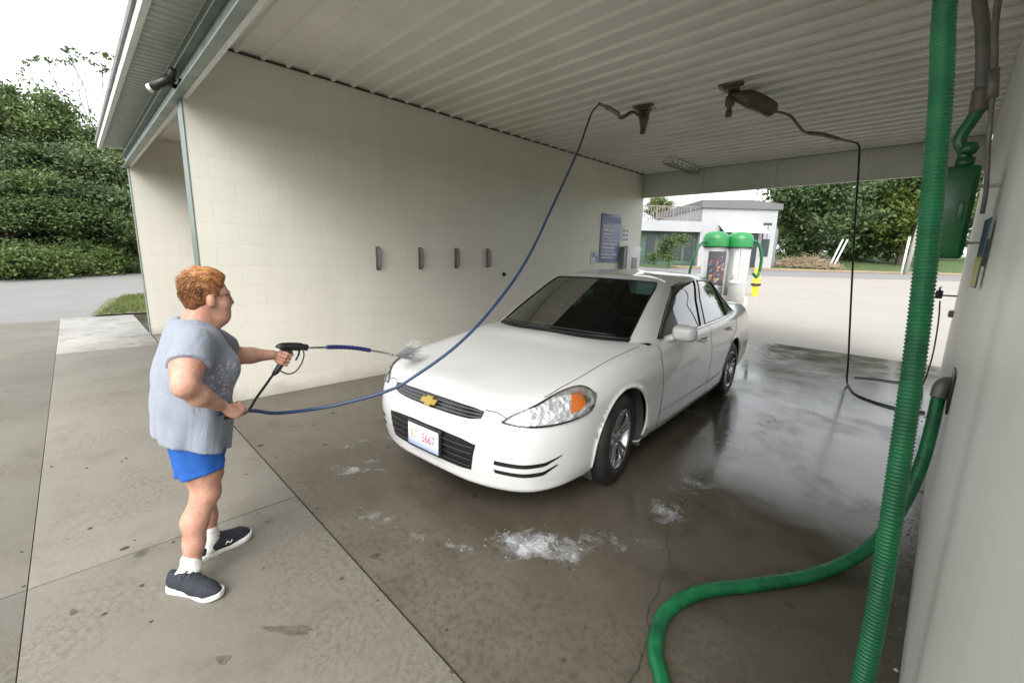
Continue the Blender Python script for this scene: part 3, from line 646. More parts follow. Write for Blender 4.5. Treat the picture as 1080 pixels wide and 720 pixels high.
def samp(G, su, sv, u, v):
    a = min(max(u*su,0),G.shape[0]-1.001); b = min(max(v*sv,0),G.shape[1]-1.001); i, j = int(a), int(b); s, t = a-i, b-j
    return G[i,j]*(1-s)*(1-t)+G[i+1,j]*s*(1-t)+G[i+1,j+1]*s*t+G[i,j+1]*(1-s)*t
def snorm(G, su, sv, u, v):
    e = .04; a = samp(G,su,sv,u+e,v)-samp(G,su,sv,u-e,v); b = samp(G,su,sv,u,v+e)-samp(G,su,sv,u,v-e)
    n = np.cross(b, a); n /= (np.linalg.norm(n)+1e-9); return n      # outward (left half)
_c = np.array([-1.5,0,.6])
def onsurf(G, su, sv, u, v, off):
    p = samp(G,su,sv,abs(u),v); n = snorm(G,su,sv,abs(u),v)
    if np.dot(n, p-_c) < 0: n = -n
    q = p+n*off
    if u < 0: q = q*np.array([1,-1,1])
    return q
def patch(mb, top, bot, off, nt_=20, nr=6, G=None, su=SU, sv=SV, mi=0, side=1):
    """strip between two (u,v) polylines laid on a body surface; negative u = right side of the car"""
    G = LOW if G is None else G
    def pl(P, t):
        P = np.array(P, float); d = np.linspace(0,1,len(P)); return np.array([np.interp(t,d,P[:,0]),np.interp(t,d,P[:,1])])
    out = []
    for i in range(nt_+1):
        a = pl(top, i/nt_); c = pl(bot, i/nt_); row = []
        for j in range(nr+1):
            q = a+(c-a)*j/nr; p = onsurf(G,su,sv,q[0],q[1],off)
            row.append(p*np.array([1,side,1]))
        out.append(row)
    mb.grid(out, mi); return mb
def ribbon(mb, line, wd, off, n=30, G=None, su=SU, sv=SV, side=1, mi=0):
    G = LOW if G is None else G
    P = np.array(line, float); d = np.linspace(0,1,len(P)); C = []
    for i in range(n+1):
        q = [np.interp(i/n,d,P[:,0]),np.interp(i/n,d,P[:,1])]
        C.append((onsurf(G,su,sv,q[0],q[1],off), onsurf(G,su,sv,q[0],q[1],off+.01)))
    out = []
    for i in range(n+1):
        t_ = C[min(i+1,n)][0]-C[max(i-1,0)][0]; nn = C[i][1]-C[i][0]; w_ = np.cross(t_,nn); w_ /= (np.linalg.norm(w_)+1e-9)
        out.append([(C[i][0]+w_*wd/2)*np.array([1,side,1]), (C[i][0]-w_*wd/2)*np.array([1,side,1])])
    mb.grid(out, mi); return mb

CARX, CARY, CARH = 2.7707, 1.6563, -.0858
car = thing('parked_car', (CARX,CARY,0), 'wet white four-door sedan parked nose out in the wash bay', 'car', rz=math.atan2(-math.cos(CARH), -math.sin(CARH)))
FLIP = np.array([1,-1,1])
# lower shell with wheel openings
def shell(G, keep, mb, snap=None):
    nu, nv = G.shape[:2]
    for sgn in (1,-1):
        V = G.copy()*np.array([1,sgn,1]); 
        if snap is not None: V = snap(V)
        fs = []
        for i in range(nu-1):
            for j in range(nv-1):
                if keep(G[i:i+2,j:j+2].reshape(-1,3), i, j):
                    f = (i*nv+j,(i+1)*nv+j,(i+1)*nv+j+1,i*nv+j+1); fs.append(f if sgn < 0 else f[::-1])
        mb.add(V.reshape(-1,3), fs, 0, True)
AR = .388
def arch_c(p): return min(((0.0,.335),(-2.81,.335)), key=lambda c: (p[0]-c[0])**2)
def keep_low(q, i, j):
    c = q.mean(0); a = arch_c(c)
    if abs(c[1]) > .5 and math.hypot(c[0]-a[0], c[2]-a[1]) < AR: return False
    if c[2] > .88 and -3.1 < c[0] < -.50 and abs(c[1]) < .80: return False     # open into the cabin
    return True
def snap_low(V):
    for p in V.reshape(-1,3):
        if abs(p[1]) > .45:
            a = arch_c(p); d = math.hypot(p[0]-a[0], p[2]-a[1])
            if abs(d-AR) < .035 and d > 1e-3:
                k = AR/d; p[0] = a[0]+(p[0]-a[0])*k; p[2] = a[1]+(p[2]-a[1])*k
    return V
mb = MB(); shell(LOW, keep_low, mb, snap_low)
# rolled arch lips
for sx in (0.0,-2.81):
    for sgn in (1,-1):
        pts = []
        for k in range(41):
            a = -.25+(math.pi+.5)*k/40; x_ = sx+AR*math.cos(a); z_ = .335+AR*math.sin(a)
            if z_ < .19: continue
            js = np.linalg.norm(LOW[:,8:56,[0,2]]-np.array([x_,z_]),axis=2); ij = np.unravel_index(js.argmin(), js.shape); y_ = LOW[ij[0],ij[1]+8,1]
            pts.append((x_,(y_-.006)*sgn,z_))
        # smooth the lip
        pts = [tuple(np.mean([pts[max(0,k-1)],pts[k],pts[min(len(pts)-1,k+1)]],axis=0)) for k in range(len(pts))]
        mb.tube(pts, .011, 8)
body = mb.build('body', M['paint'], car, local=True)
# wheel wells and underside
mb = MB()
for sx in (0.0,-2.81):
    for sgn in (1,-1):
        prof = [[(sx+.40*math.cos(a),sgn*y_,.335+.40*math.sin(a)) for a in np.linspace(-.45,math.pi+.45,24)] for y_ in (.30,.60,.868)]
        mb.grid(prof); mb.prism([(sx+.40*math.cos(a),.335+.40*math.sin(a)) for a in np.linspace(-.45,math.pi+.45,24)], .29*sgn, .30*sgn, fn=lambda a,b_,z:(a,z,b_))
mb.box((-3.9,-.62,.2),(.78,.62,.24)); mb.build('underbody', M['dash'], car, local=True)
# cabin: roof and pillars, panes cut out along exact lines
PANES = {'windshield':(0,1.85,.10,1.92,True),'front_window':(3.2,5.8,.10,1.86,False),'rear_window':(6.1,7.9,.10,1.84,False),'quarter_window':(8.05,8.85,.15,1.7,False),'back_window':(10.15,12,.15,1.88,True)}
def in_pane(u, v):
    for k,(a,b_,c,d,_) in PANES.items():
        if a <= u <= b_ and c <= v <= d: return k
    return None
mb = MB(); shell(CAB, lambda q,i,j: in_pane((i+.5)/CU,(j+.5)/CV) is None, mb); mb.build('roof', M['paint'], car, local=True)
def pane(name, key, mat, sides, label=None):
    a,b_,c,d,both = PANES[key]; mb = MB()
    nu = int(round((b_-a)*CU)); nv = int(round((d-c)*CV))
    for sg in sides:
        mb.grid([[onsurf(CAB,CU,CV,a+(b_-a)*i/nu,c+(d-c)*j/nv,-.004)*np.array([1,sg,1]) for j in range(nv+1)] for i in range(nu+1)])
    o = mb.build(name, mat, car, local=True, label=label)
    # black seal round the opening
    mb = MB()
    def edge(pts, sg): return [onsurf(CAB,CU,CV,u,v,-.001)*np.array([1,sg,1]) for u,v in pts]
    n = 24
    if both:
        top = edge([(b_-(b_-a)*i/n,d) for i in range(n+1)],1)+edge([(a+(b_-a)*i/n,d) for i in range(1,n+1)],-1)
        bot = edge([(b_-(b_-a)*i/n,c) for i in range(n+1)],1)+edge([(a+(b_-a)*i/n,c) for i in range(1,n+1)],-1)
        s1 = edge([(b_,c+(d-c)*i/n) for i in range(n+1)],1); s2 = edge([(b_,c+(d-c)*i/n) for i in range(n+1)],-1)
        if key == 'back_window':
            s1 = edge([(a,c+(d-c)*i/n) for i in range(n+1)],1); s2 = edge([(a,c+(d-c)*i/n) for i in range(n+1)],-1)
        for l_ in (top,bot,s1,s2): mb.tube(l_, .007, 6)
    else:
        loop = [(a+(b_-a)*i/n,c) for i in range(n)]+[(b_,c+(d-c)*i/n) for i in range(n)]+[(b_-(b_-a)*i/n,d) for i in range(n)]+[(a,d-(d-c)*i/n) for i in range(n)]
        for sg in sides: mb.tube(edge(loop,sg), .008, 6, closed=True)
    mb.build('seal', M['gloss_black'], o, local=True); return o
pane('windshield','windshield',M['windscreen'],(1,-1)); pane('back_window','back_window',M['side_glass'],(1,-1))
for sg in (1,-1):
    for nm in ('front_window','rear_window','quarter_window'): pane('side_window',nm,M['side_glass'],(sg,))
# bright belt line under the side windows
for sg in (1,-1):
    mb = MB(); mb.tube([onsurf(CAB,CU,CV,u,.05,.004)*np.array([1,sg,1]) for u in np.linspace(3.3,8.9,40)], .007, 6); mb.build('belt_trim', M['chrome'], car, local=True)
# doors: shut lines, handles, side moulding
def col_u(x): return float(np.interp(-x, -LOW[::1,4*SV,0], np.arange(LOW.shape[0])/SU))
for sg in (1,-1):
    mb = MB()
    for xs in ([(-.62,2.0),(-.62,3.0),(-.58,4.5),(-.60,5.9)], [(-1.86,2.0),(-1.86,4),(-1.83,5.95)], [(-2.38,2.0),(-2.42,2.9),(-2.62,4.2),(-2.86,5.0),(-2.9,5.9)]):
        ribbon(mb, [(col_u(x),v) for x,v in xs], .009, .0012, G=LOW, side=sg)
    ribbon(mb, [(col_u(-.62),2.02),(col_u(-1.5),2.02),(col_u(-2.38),2.02)], .006, .0012, side=sg)
    ribbon(mb, [(2.6,5.95),(2.9,6.02),(3.3,6.10),(4.2,6.12),(5.2,6.12),(5.95,6.1)], .006, .0012, side=sg)     # hood edge
    ribbon(mb, [(1.20,5.30),(1.45,5.25),(1.68,4.95)], .006, .0012, side=sg)
    mb.build('shut_lines', M['gap'], car, local=True)
for sg in (1,-1):
    mb = MB()
    for k, ln in enumerate([[(col_u(-.66),2.62),(col_u(-1.82),2.62)],[(col_u(-1.9),2.62),(col_u(-2.40),2.66)]]):
        ribbon(mb, ln, .035, .006, side=sg)
    mb.build('side_moulding', M['paint'], car, local=True)
    mb = MB(); ribbon(mb, [(col_u(-.48),1.72),(col_u(-1.4),1.72),(col_u(-2.36),1.72)], .02, .004, side=sg); mb.build('sill_trim', M['chrome'], car, local=True)
    for xh in (-1.62,-2.52):
        mb = MB(); u = col_u(xh); pts = [onsurf(LOW,SU,SV,u+d_,5.15,o_)*np.array([1,sg,1]) for d_,o_ in ((-.16,.0),(-.13,.022),(-.05,.032),(.05,.032),(.13,.022),(.16,0))]
        mb.tube(crom(pts,4), .011, 8); mb.build('door_handle', M['paint'], car, local=True)
# front end
mb = MB()
for sg in (1,-1): patch(mb, [(0,5.42),(.5,5.40),(.95,5.34),(1.20,5.20)], [(0,4.42),(.5,4.43),(.95,4.50),(1.17,4.66)], .0035, 24, 4, side=sg)
grille = mb.build('grille', M['gloss_black'], car, local=True)
mb = MB()
for sg in (1,-1):
    for v0 in (4.66,4.92,5.18): ribbon(mb, [(0,v0),(.5,v0),(.95,v0+.02),(1.17,v0+.03 if v0<5.1 else v0-.04)], .006, .012, side=sg)
mb.build('grille_bar', simple('dark_bar', (.09,.09,.095), .35), grille, local=True)
mb = MB(); c = onsurf(LOW,SU,SV,0,4.92,.020)
bow = [(-.078,-.016),(-.030,-.016),(-.034,-.028),(.022,-.028),(.026,-.016),(.063,-.016),(.078,.016),(.030,.016),(.034,.028),(-.022,.028),(-.026,.016),(-.063,.016)]
mb.prism([(a,b_) for a,b_ in bow], 0, .012, fn=lambda a,b_,z: (c[0]+z-b_*.45, c[1]+a, c[2]+b_)); mb.build('emblem', M['gold'], car, local=True)
mb = MB()
for sg in (1,-1): patch(mb, [(0,3.45),(.4,3.45),(.85,3.40),(1.17,3.28)], [(0,2.15),(.4,2.15),(.8,2.17),(1.05,2.22)], .003, 24, 6, side=sg)
lowg = mb.build('lower_grille', M['gloss_black'], car, local=True)
mb = MB()
for sg in (1,-1):
    for v0 in (2.4,2.65,2.9,3.15): ribbon(mb, [(0,v0),(.5,v0),(.9,v0),(1.04+.08*(v0-2.2),v0)], .007, .010, side=sg)
mb.build('grille_bar', simple('dark_bar_low', (.05,.05,.055), .4), lowg, local=True)
for sg in (1,-1):
    mb = MB()
    patch(mb, [(1.56,2.84),(2.2,2.80),(2.8,2.84),(3.22,3.02)], [(1.54,2.68),(2.2,2.65),(2.8,2.70),(3.24,2.99)], .003, 16, 2, side=sg)
    patch(mb, [(1.53,2.50),(2.2,2.46),(2.75,2.50),(3.12,2.70)], [(1.56,2.36),(2.2,2.30),(2.75,2.34),(3.14,2.66)], .003, 16, 2, side=sg)
    mb.build('bumper_slot', M['gloss_black'], car, local=True)
    # headlight: chrome bowl, amber corner lamp, clear cover, dark rim
    HT = [(1.60,4.66),(1.80,5.16),(2.15,5.55),(2.7,5.84),(3.3,5.93),(3.82,5.78),(4.10,5.15)]
    HBt = [(1.62,4.64),(2.0,4.47),(2.5,4.36),(3.0,4.30),(3.5,4.32),(3.9,4.48),(4.10,5.13)]
    HT = [tuple(p[:2]) for p in crom([(a,b_,0) for a,b_ in HT],5)]; HBt = [tuple(p[:2]) for p in crom([(a,b_,0) for a,b_ in HBt],5)]
    mb = MB(); patch(mb, HT, HBt, .003, 40, 10, side=sg); hl = mb.build('headlight', M['reflector'], car, local=True)
    mb = MB(); patch(mb, [(3.36,5.70),(3.52,5.68),(3.68,5.60),(3.80,5.42)], [(3.30,4.72),(3.48,4.68),(3.66,4.74),(3.80,4.92)], .009, 12, 8, side=sg); mb.build('turn_signal', M['amber'], hl, local=True)
    mb = MB()
    for (u_,v_,r_) in ((2.25,5.02,.052),(2.85,5.15,.060)):
        p = onsurf(LOW,SU,SV,u_,v_,.006)*np.array([1,sg,1]); n_ = Vector(onsurf(LOW,SU,SV,u_,v_,1.0)*np.array([1,sg,1]))-Vector(p)
        mb.lathe([(r_,.004),(r_*.86,.006),(r_*.55,-.004),(r_*.25,.006),(0,.012)], p, n_, 24)
    mb.build('bulb_bowl', M['reflector'], hl, local=True)
    mb = MB(); patch(mb, HT, HBt, .016, 30, 8, side=sg); mb.build('lens_cover', M['lens'], hl, local=True)
    mb = MB(); lp = [onsurf(LOW,SU,SV,*np.array([np.interp(k/24,np.linspace(0,1,len(HT)),np.array(HT)[:,0]),np.interp(k/24,np.linspace(0,1,len(HT)),np.array(HT)[:,1])]),.008)*np.array([1,sg,1]) for k in range(25)]
    lq = [onsurf(LOW,SU,SV,*np.array([np.interp(k/24,np.linspace(0,1,len(HBt)),np.array(HBt)[:,0]),np.interp(k/24,np.linspace(0,1,len(HBt)),np.array(HBt)[:,1])]),.008)*np.array([1,sg,1]) for k in range(25)]
    mb.tube(lp+lq[::-1], .0062 if sg > 0 else .003, 6, closed=True); mb.build('lamp_rim', M['gloss_black'], hl, local=True)
    # mirror
    if sg < 0: continue
    mb = MB(); G = []
    for i in range(17):
        a = math.pi*i/16; row = []
        for j in range(24):
            th = 2*math.pi*j/24; sx_ = math.copysign(abs(math.cos(th))**.6,math.cos(th)); sz_ = math.copysign(abs(math.sin(th))**.6,math.sin(th))
            row.append((-.80+.075*math.cos(a)*(1.0 if math.cos(a)>0 else .35), sg*(.985+.098*math.sin(a)**.6*sx_), 1.018+.066*math.sin(a)**.6*sz_))
        row.append(row[0]); G.append(row)
    mb.grid(G); mb.tube([(-.80,sg*.83,.945),(-.80,sg*.93,.985)], .03, 8); mr = mb.build('mirror', M['paint'], car, local=True)
    mb = MB(); mb.box((-.832,sg*.905,.965),(-.828,sg*1.065,1.07)); mb.build('mirror_glass', M['chrome'], mr, local=True)
# wipers and cowl
mb = MB(); mb.grid([[onsurf(CAB,CU,CV,abs(u),v,.002)*np.array([1,1 if u>=0 else -1,1]) for v in (0,.045,.09)] for u in np.linspace(-1.9,1.9,40)]); mb.build('cowl', M['black'], car, local=True)
mb = MB()
for y0,y1 in ((.55,-.05),(-.05,-.6)):
    pts = []
    for k in range(9):
        y = y0+(y1-y0)*k/8; u = np.interp(abs(y),[0,.42,.70],[0,1,2]); pts.append(onsurf(CAB,CU,CV,u,.13+.02*k/8,.012)*np.array([1,1 if y>=0 else -1,1]))
    mb.tube(pts, .007, 6)
mb.build('wipers', M['black'], car, local=True)
# licence plate
pl = MB(); px_ = 1.052; pl.box((px_-.02,-.168,.325),(px_,.168,.502), bev=.006); plate = pl.build('plate_holder', M['black'], car, local=True)
pl = MB(); pl.box((px_+.0005,-.152,.342),(px_+.004,.152,.490), bev=.0015)
t = NT('plate_face'); sp = t.node('ShaderNodeSeparateXYZ'); t.link(t.coord(), sp.inputs[0])
t.set(Base_Color=t.ramp(t.math('MULTIPLY', t.math('SUBTRACT', sp.outputs['Z'], .34), 6.6), [(.0,(.30,.36,.62)),(.35,(.66,.70,.82)),(.7,(.80,.80,.82))]), Roughness=.35)
plate_face = pl.build('licence_plate', t.m, plate, local=True)
def text_mesh(txt, size, mat, parent, fn, name='lettering', ext=.0006):
    cu = bpy.data.curves.new(name, 'FONT'); cu.body = txt; cu.size = size; cu.align_x = 'CENTER'; cu.align_y = 'CENTER'; cu.extrude = ext
    ob = bpy.data.objects.new(name, cu); COL.objects.link(ob); dg = bpy.context.evaluated_depsgraph_get(); me = ob.evaluated_get(dg).to_mesh()
    mb = MB(); mb.add([fn(v.co.x,v.co.y,v.co.z) for v in me.vertices],[tuple(p.vertices) for p in me.polygons]); bpy.data.objects.remove(ob)
    return mb.build(name, mat, parent, local=True)
M['plate_red'] = simple('plate_red', (.45,.05,.05), .5); M['plate_gold'] = simple('plate_gold', (.42,.30,.12), .5); M['plate_blue'] = simple('plate_blue', (.05,.08,.32), .5)
text_mesh('ET', .085, M['plate_gold'], plate, lambda a,b_,z:(px_+.0055+z, a*.8-.085, .418+b_), 'lettering')
text_mesh('5667', .085, M['plate_red'], plate, lambda a,b_,z:(px_+.0055+z, a*.75+.055, .418+b_), 'lettering')
# cabin fittings seen through the glass
mb = MB(); mb.box((-1.05,-.72,.72),(-.50,.72,.93), bev=.05); mb.build('dashboard', M['dash'], car, local=True)
mb = MB(); mb.box((-3.0,-.78,.26),(-.5,.78,.30)); mb.build('cabin_floor', M['dash'], car, local=True)
for sg in (1,-1):
    mb = MB(); mb.box((-1.75,sg*.37-.26,.35),(-1.22,sg*.37+.26,.58), bev=.06); mb.obox((-1.82,sg*.37,.84),(.16,.50,.62), Matrix.Rotation(R(-14),3,'Y'), bev=.06); st = mb.build('seat', M['interior'], car, local=True)
    mb = MB(); mb.obox((-1.93,sg*.37,1.22),(.11,.27,.19), Matrix.Rotation(R(-8),3,'Y'), bev=.045); mb.build('headrest', M['interior'], st, local=True)
mb = MB(); mb.box((-2.75,-.66,.35),(-2.25,.66,.60), bev=.06); mb.obox((-2.83,0,.86),(.16,1.3,.55), Matrix.Rotation(R(-18),3,'Y'), bev=.06); mb.build('rear_seat', M['interior'], car, local=True)
mb = MB(); pts = [(-1.16+.06*math.sin(a),.37+.19*math.cos(a),.90+.18*math.sin(a)) for a in np.linspace(0,2*math.pi,32,endpoint=False)]; mb.tube(pts, .014, 8, closed=True); mb.tube([(-1.16,.19,.9),(-1.10,.37,.88),(-1.16,.56,.9)],.016,6); mb.build('steering_wheel', M['dash'], car, local=True)
mb = MB(); mb.box((-1.07,-.12,1.29),(-1.05,.12,1.35), bev=.01); mb.build('rear_view_mirror', M['dash'], car, local=True)
# wheels
def wheel(x, sg):
    wr = bpy.data.objects.new('wheel', None); COL.objects.link(wr); wr.parent = car; wr.location = (x, sg*.79, .335)
    if sg < 0: wr.rotation_euler = (0,0,math.pi)
    return wr
wl = wheel(0.0, 1)
mb = MB(); mb.lathe([(.205,-.105),(.235,-.112),(.30,-.108),(.325,-.085),(.334,-.05),(.3345,.05),(.325,.088),(.30,.110),(.24,.116),(.212,.108),(.205,.10)], (0,0,0), (0,1,0), 64)
mb.build('tyre', M['rubber'], wl, local=True)
mb = MB(); mb.lathe([(.208,-.10),(.20,-.06),(.19,.04),(.198,.098),(.206,.112),(.214,.110),(.212,.10)], (0,0,0), (0,1,0), 64)
mb.lathe([(.0,.082),(.03,.084),(.045,.075),(.055,.06),(.06,.04)], (0,0,0), (0,1,0), 32)
for k in range(5):
    for d_ in (-.17,.17):
        a = 2*math.pi*k/5+.3
        p0 = (.05*math.cos(a+d_*1.6),.066,.05*math.sin(a+d_*1.6)); p1 = (.125*math.cos(a+d_),.082,.125*math.sin(a+d_)); p2 = (.203*math.cos(a+d_*1.05),.092,.203*math.sin(a+d_*1.05))
        mb.tube(crom([p0,p1,p2],5), np.linspace(.017,.020,11), 8)
mb.build('rim', M['alloy'], wl, local=True)
mb = MB(); mb.lathe([(.03,-.02),(.145,-.02),(.145,.0),(.03,.0)], (0,0,0), (0,1,0), 32); mb.lathe([(0,-.03),(.19,-.03)],(0,0,0),(0,1,0),32); mb.build('brake_disc', M['grey_pipe'], wl, local=True)
for x, sg in ((-2.81,1),(0.0,-1),(-2.81,-1)):
    w2 = wheel(x, sg)
    for ch in list(wl.children): copy_tree(ch, w2)
wl.rotation_euler = (0,0,R(7)); wl.location.y = .765
# ------------------------------------------------------------------ the person (smooth implicit surfaces turned into meshes)
class Field:
    def __init__(s, lo, hi, h):
        s.lo = np.array(lo, float); s.h = h; s.n = (np.ceil((np.array(hi)-s.lo)/h)).astype(int)+1
        s.ax = [(s.lo[i]+h*np.arange(s.n[i])) for i in range(3)]; s.f = np.full(s.n, .5, np.float32)
    def box(s, lo, hi):
        sl_ = []
        for i in range(3):
            a = max(0, int((lo[i]-s.lo[i])/s.h)-1); b_ = min(s.n[i], int((hi[i]-s.lo[i])/s.h)+3); sl_.append(slice(a, max(a,b_)))
        return tuple(sl_)
    def grid(s, q): return np.meshgrid(s.ax[0][q[0]], s.ax[1][q[1]], s.ax[2][q[2]], indexing='ij', sparse=True)
    def put(s, q, d, k, sub=False):
        a = s.f[q]
        if sub: d = -d; hh = np.clip(.5-.5*(d-a)/k*-1 if False else .5+.5*(d-a)/k,0,1); s.f[q] = a*(1-hh)+d*hh+k*hh*(1-hh)
        else: hh = np.clip(.5+.5*(a-d)/k,0,1); s.f[q] = a*(1-hh)+d*hh-k*hh*(1-hh)
    def cap(s, a, b, ra, rb=None, k=.02, sub=False):
        a = np.array(a,float); b = np.array(b,float); rb = ra if rb is None else rb; m = max(ra,rb)+k*2+.02
        q = s.box(np.minimum(a,b)-m, np.maximum(a,b)+m); X,Y,Z = s.grid(q); d = b-a; L2 = max(d@d,1e-9)
        t = np.clip(((X-a[0])*d[0]+(Y-a[1])*d[1]+(Z-a[2])*d[2])/L2,0,1)
        D = np.sqrt((X-a[0]-t*d[0])**2+(Y-a[1]-t*d[1])**2+(Z-a[2]-t*d[2])**2)-(ra+(rb-ra)*t); s.put(q, D.astype(np.float32), k, sub)
    def chain(s, pts, rs, k=.02):
        for i in range(len(pts)-1): s.cap(pts[i], pts[i+1], rs[i], rs[i+1], k)
    def ell(s, c, r, rot=None, k=.02, sub=False):
        c = np.array(c,float); r = np.array(r,float); m = max(r)+k*2+.02; q = s.box(c-m, c+m); X,Y,Z = s.grid(q)
        x,y,z = X-c[0],Y-c[1],Z-c[2]
        if rot is not None:
            Rm = np.array(rot).T; x,y,z = Rm[0,0]*x+Rm[0,1]*y+Rm[0,2]*z, Rm[1,0]*x+Rm[1,1]*y+Rm[1,2]*z, Rm[2,0]*x+Rm[2,1]*y+Rm[2,2]*z
        k0 = np.sqrt((x/r[0])**2+(y/r[1])**2+(z/r[2])**2); k1 = np.sqrt((x/r[0]**2)**2+(y/r[1]**2)**2+(z/r[2]**2)**2)
        s.put(q, (k0*(k0-1)/(k1+1e-9)).astype(np.float32), k, sub)
    def stack(s, tab, cx, k=.02, fold=None):
        """upright form of stacked ellipses: rows (z, cy, half width, half depth)"""
        T = np.array(tab); zz = np.linspace(T[0,0],T[-1,0],len(T)*6); 
        C = crom(T[np.argsort(T[:,0])], 6); q = s.box((cx-.34,T[:,1].min()-.3,T[:,0].min()-.06),(cx+.34,T[:,1].max()+.3,T[:,0].max()+.06)); X,Y,Z = s.grid(q)
        g = lambda c: np.interp(Z, C[:,0], C[:,c]); cy,a,b_ = g(1),g(2),g(3)
        x = X-cx; y = Y-cy; rr = np.sqrt((np.abs(x)/a)**2.3+(np.abs(y)/b_)**2.3)**(2/2.3)
        D = (rr-1)*np.minimum(a,b_)*.95
        if fold is not None: D = D+fold(x,y,Z)
        D = np.maximum(D, np.maximum(T[:,0].min()-Z, Z-T[:,0].max())); s.put(q, D.astype(np.float32), k)
    def cut(s, n, d):
        """keep n.p <= d"""
        X,Y,Z = np.meshgrid(*s.ax, indexing='ij', sparse=True); s.f = np.maximum(s.f, (n[0]*X+n[1]*Y+n[2]*Z-d).astype(np.float32))
    def mesh(s, relax=1):
        f = s.f; f[[0,-1]] = .5; f[:,[0,-1]] = .5; f[:,:,[0,-1]] = .5
        ins = f < 0; nx,ny,nz = f.shape
        cnt = np.zeros((nx-1,ny-1,nz-1), np.uint8)
        for dx in (0,1):
            for dy in (0,1):
                for dz in (0,1): cnt += ins[dx:nx-1+dx,dy:ny-1+dy,dz:nz-1+dz]
        act = np.argwhere((cnt > 0) & (cnt < 8)); idx = -np.ones(cnt.shape, np.int64); idx[tuple(act.T)] = np.arange(len(act))
        acc = np.zeros((len(act),3)); w_ = np.zeros(len(act))
        corners = [(a,b_,c) for a in (0,1) for b_ in (0,1) for c in (0,1)]
        for c0 in corners:
            for ax in range(3):
                if c0[ax] == 0:
                    c1 = list(c0); c1[ax] = 1
                    f0 = f[act[:,0]+c0[0],act[:,1]+c0[1],act[:,2]+c0[2]]; f1 = f[act[:,0]+c1[0],act[:,1]+c1[1],act[:,2]+c1[2]]
                    cr = (f0 < 0) != (f1 < 0); t_ = np.where(cr, f0/(f0-f1+1e-12), 0)
                    p = np.array(c0,float)[None,:].repeat(len(act),0); p[:,ax] += t_
                    acc[cr] += p[cr]; w_ += cr
        V = s.lo+(act+acc/w_[:,None])*s.h
        Q = []
        for ax in range(3):
            a1,a2 = [(1,2),(2,0),(0,1)][ax]
            sl0 = [slice(None)]*3; sl1 = [slice(None)]*3; sl0[ax] = slice(0,-1); sl1[ax] = slice(1,None)
            e = np.argwhere(ins[tuple(sl0)] != ins[tuple(sl1)]); flip = ins[tuple(sl0)][tuple(e.T)]
            ok = (e[:,a1] > 0) & (e[:,a2] > 0) & (e[:,a1] < f.shape[a1]-1) & (e[:,a2] < f.shape[a2]-1); e = e[ok]; flip = flip[ok]
            def at(o1,o2):
                g = e.copy(); g[:,a1] -= o1; g[:,a2] -= o2; return idx[tuple(g.T)]
            q = np.stack([at(1,1),at(0,1),at(0,0),at(1,0)],1); q[~flip] = q[~flip][:,::-1]; Q.append(q)
        Q = np.concatenate(Q)
        for _ in range(relax):
            S = np.zeros_like(V); c_ = np.zeros(len(V))
            for i in range(4):
                a = Q[:,i]; b_ = Q[:,(i+1)%4]
                np.add.at(S, a, V[b_]); np.add.at(c_, a, 1); np.add.at(S, b_, V[a]); np.add.at(c_, b_, 1)
            V = V*.5+.5*S/np.maximum(c_,1)[:,None]
        return V, Q
    def to(s, mb, mi=0, relax=1):
        V,Q = s.mesh(relax); mb.add(V, [tuple(int(i) for i in q) for q in Q], mi, True); return mb

def skin_mat():
    t = NT('skin'); n = t.math('ADD', t.math('MULTIPLY', t.noise(14,5,.6), .6), t.math('MULTIPLY', t.noise(90,4,.7), .4))
    c = t.ramp(n, [(.34,(.35,.165,.115)),(.5,(.475,.255,.185)),(.66,(.56,.33,.25))])
    t.set(Base_Color=c, Roughness=.5, Subsurface_Weight=.12, Subsurface_Scale=.01, Specular_IOR_Level=.35); t.bump(t.noise(150,3), .2, .003); return t.m
M['skin'] = skin_mat()
t = NT('hair'); mp = t.node('ShaderNodeMapping'); mp.inputs['Scale'].default_value = (1,1,1); t.link(t.coord(), mp.inputs['Vector'])
mp.inputs['Scale'].default_value = (1,.45,.6); n1 = t.noise(70,4,.6,mp.outputs[0]); sp = t.node('ShaderNodeSeparateXYZ'); t.link(t.coord(), sp.inputs[0]); n1 = t.math('ADD', n1, t.math('MULTIPLY', t.math('SUBTRACT', sp.outputs['Z'], 1.41), 1.6)); t.set(Base_Color=t.ramp(n1,[(.3,(.10,.035,.012)),(.5,(.23,.085,.028)),(.7,(.42,.21,.075))]), Roughness=.5, Specular_IOR_Level=.4); t.bump(t.noise(120,4), .5, .006); M['hair'] = t.m
t = NT('heather_shirt'); n1 = t.noise(260,2,.5); n2 = t.noise(5,4,.6)
c = t.ramp(n1, [(.3,(.20,.225,.275)),(.7,(.30,.325,.38))]); c = t.mix(.35, c, t.ramp(n2,[(.3,(.82,.83,.86)),(.7,(1,1,1))]), 'MULTIPLY')
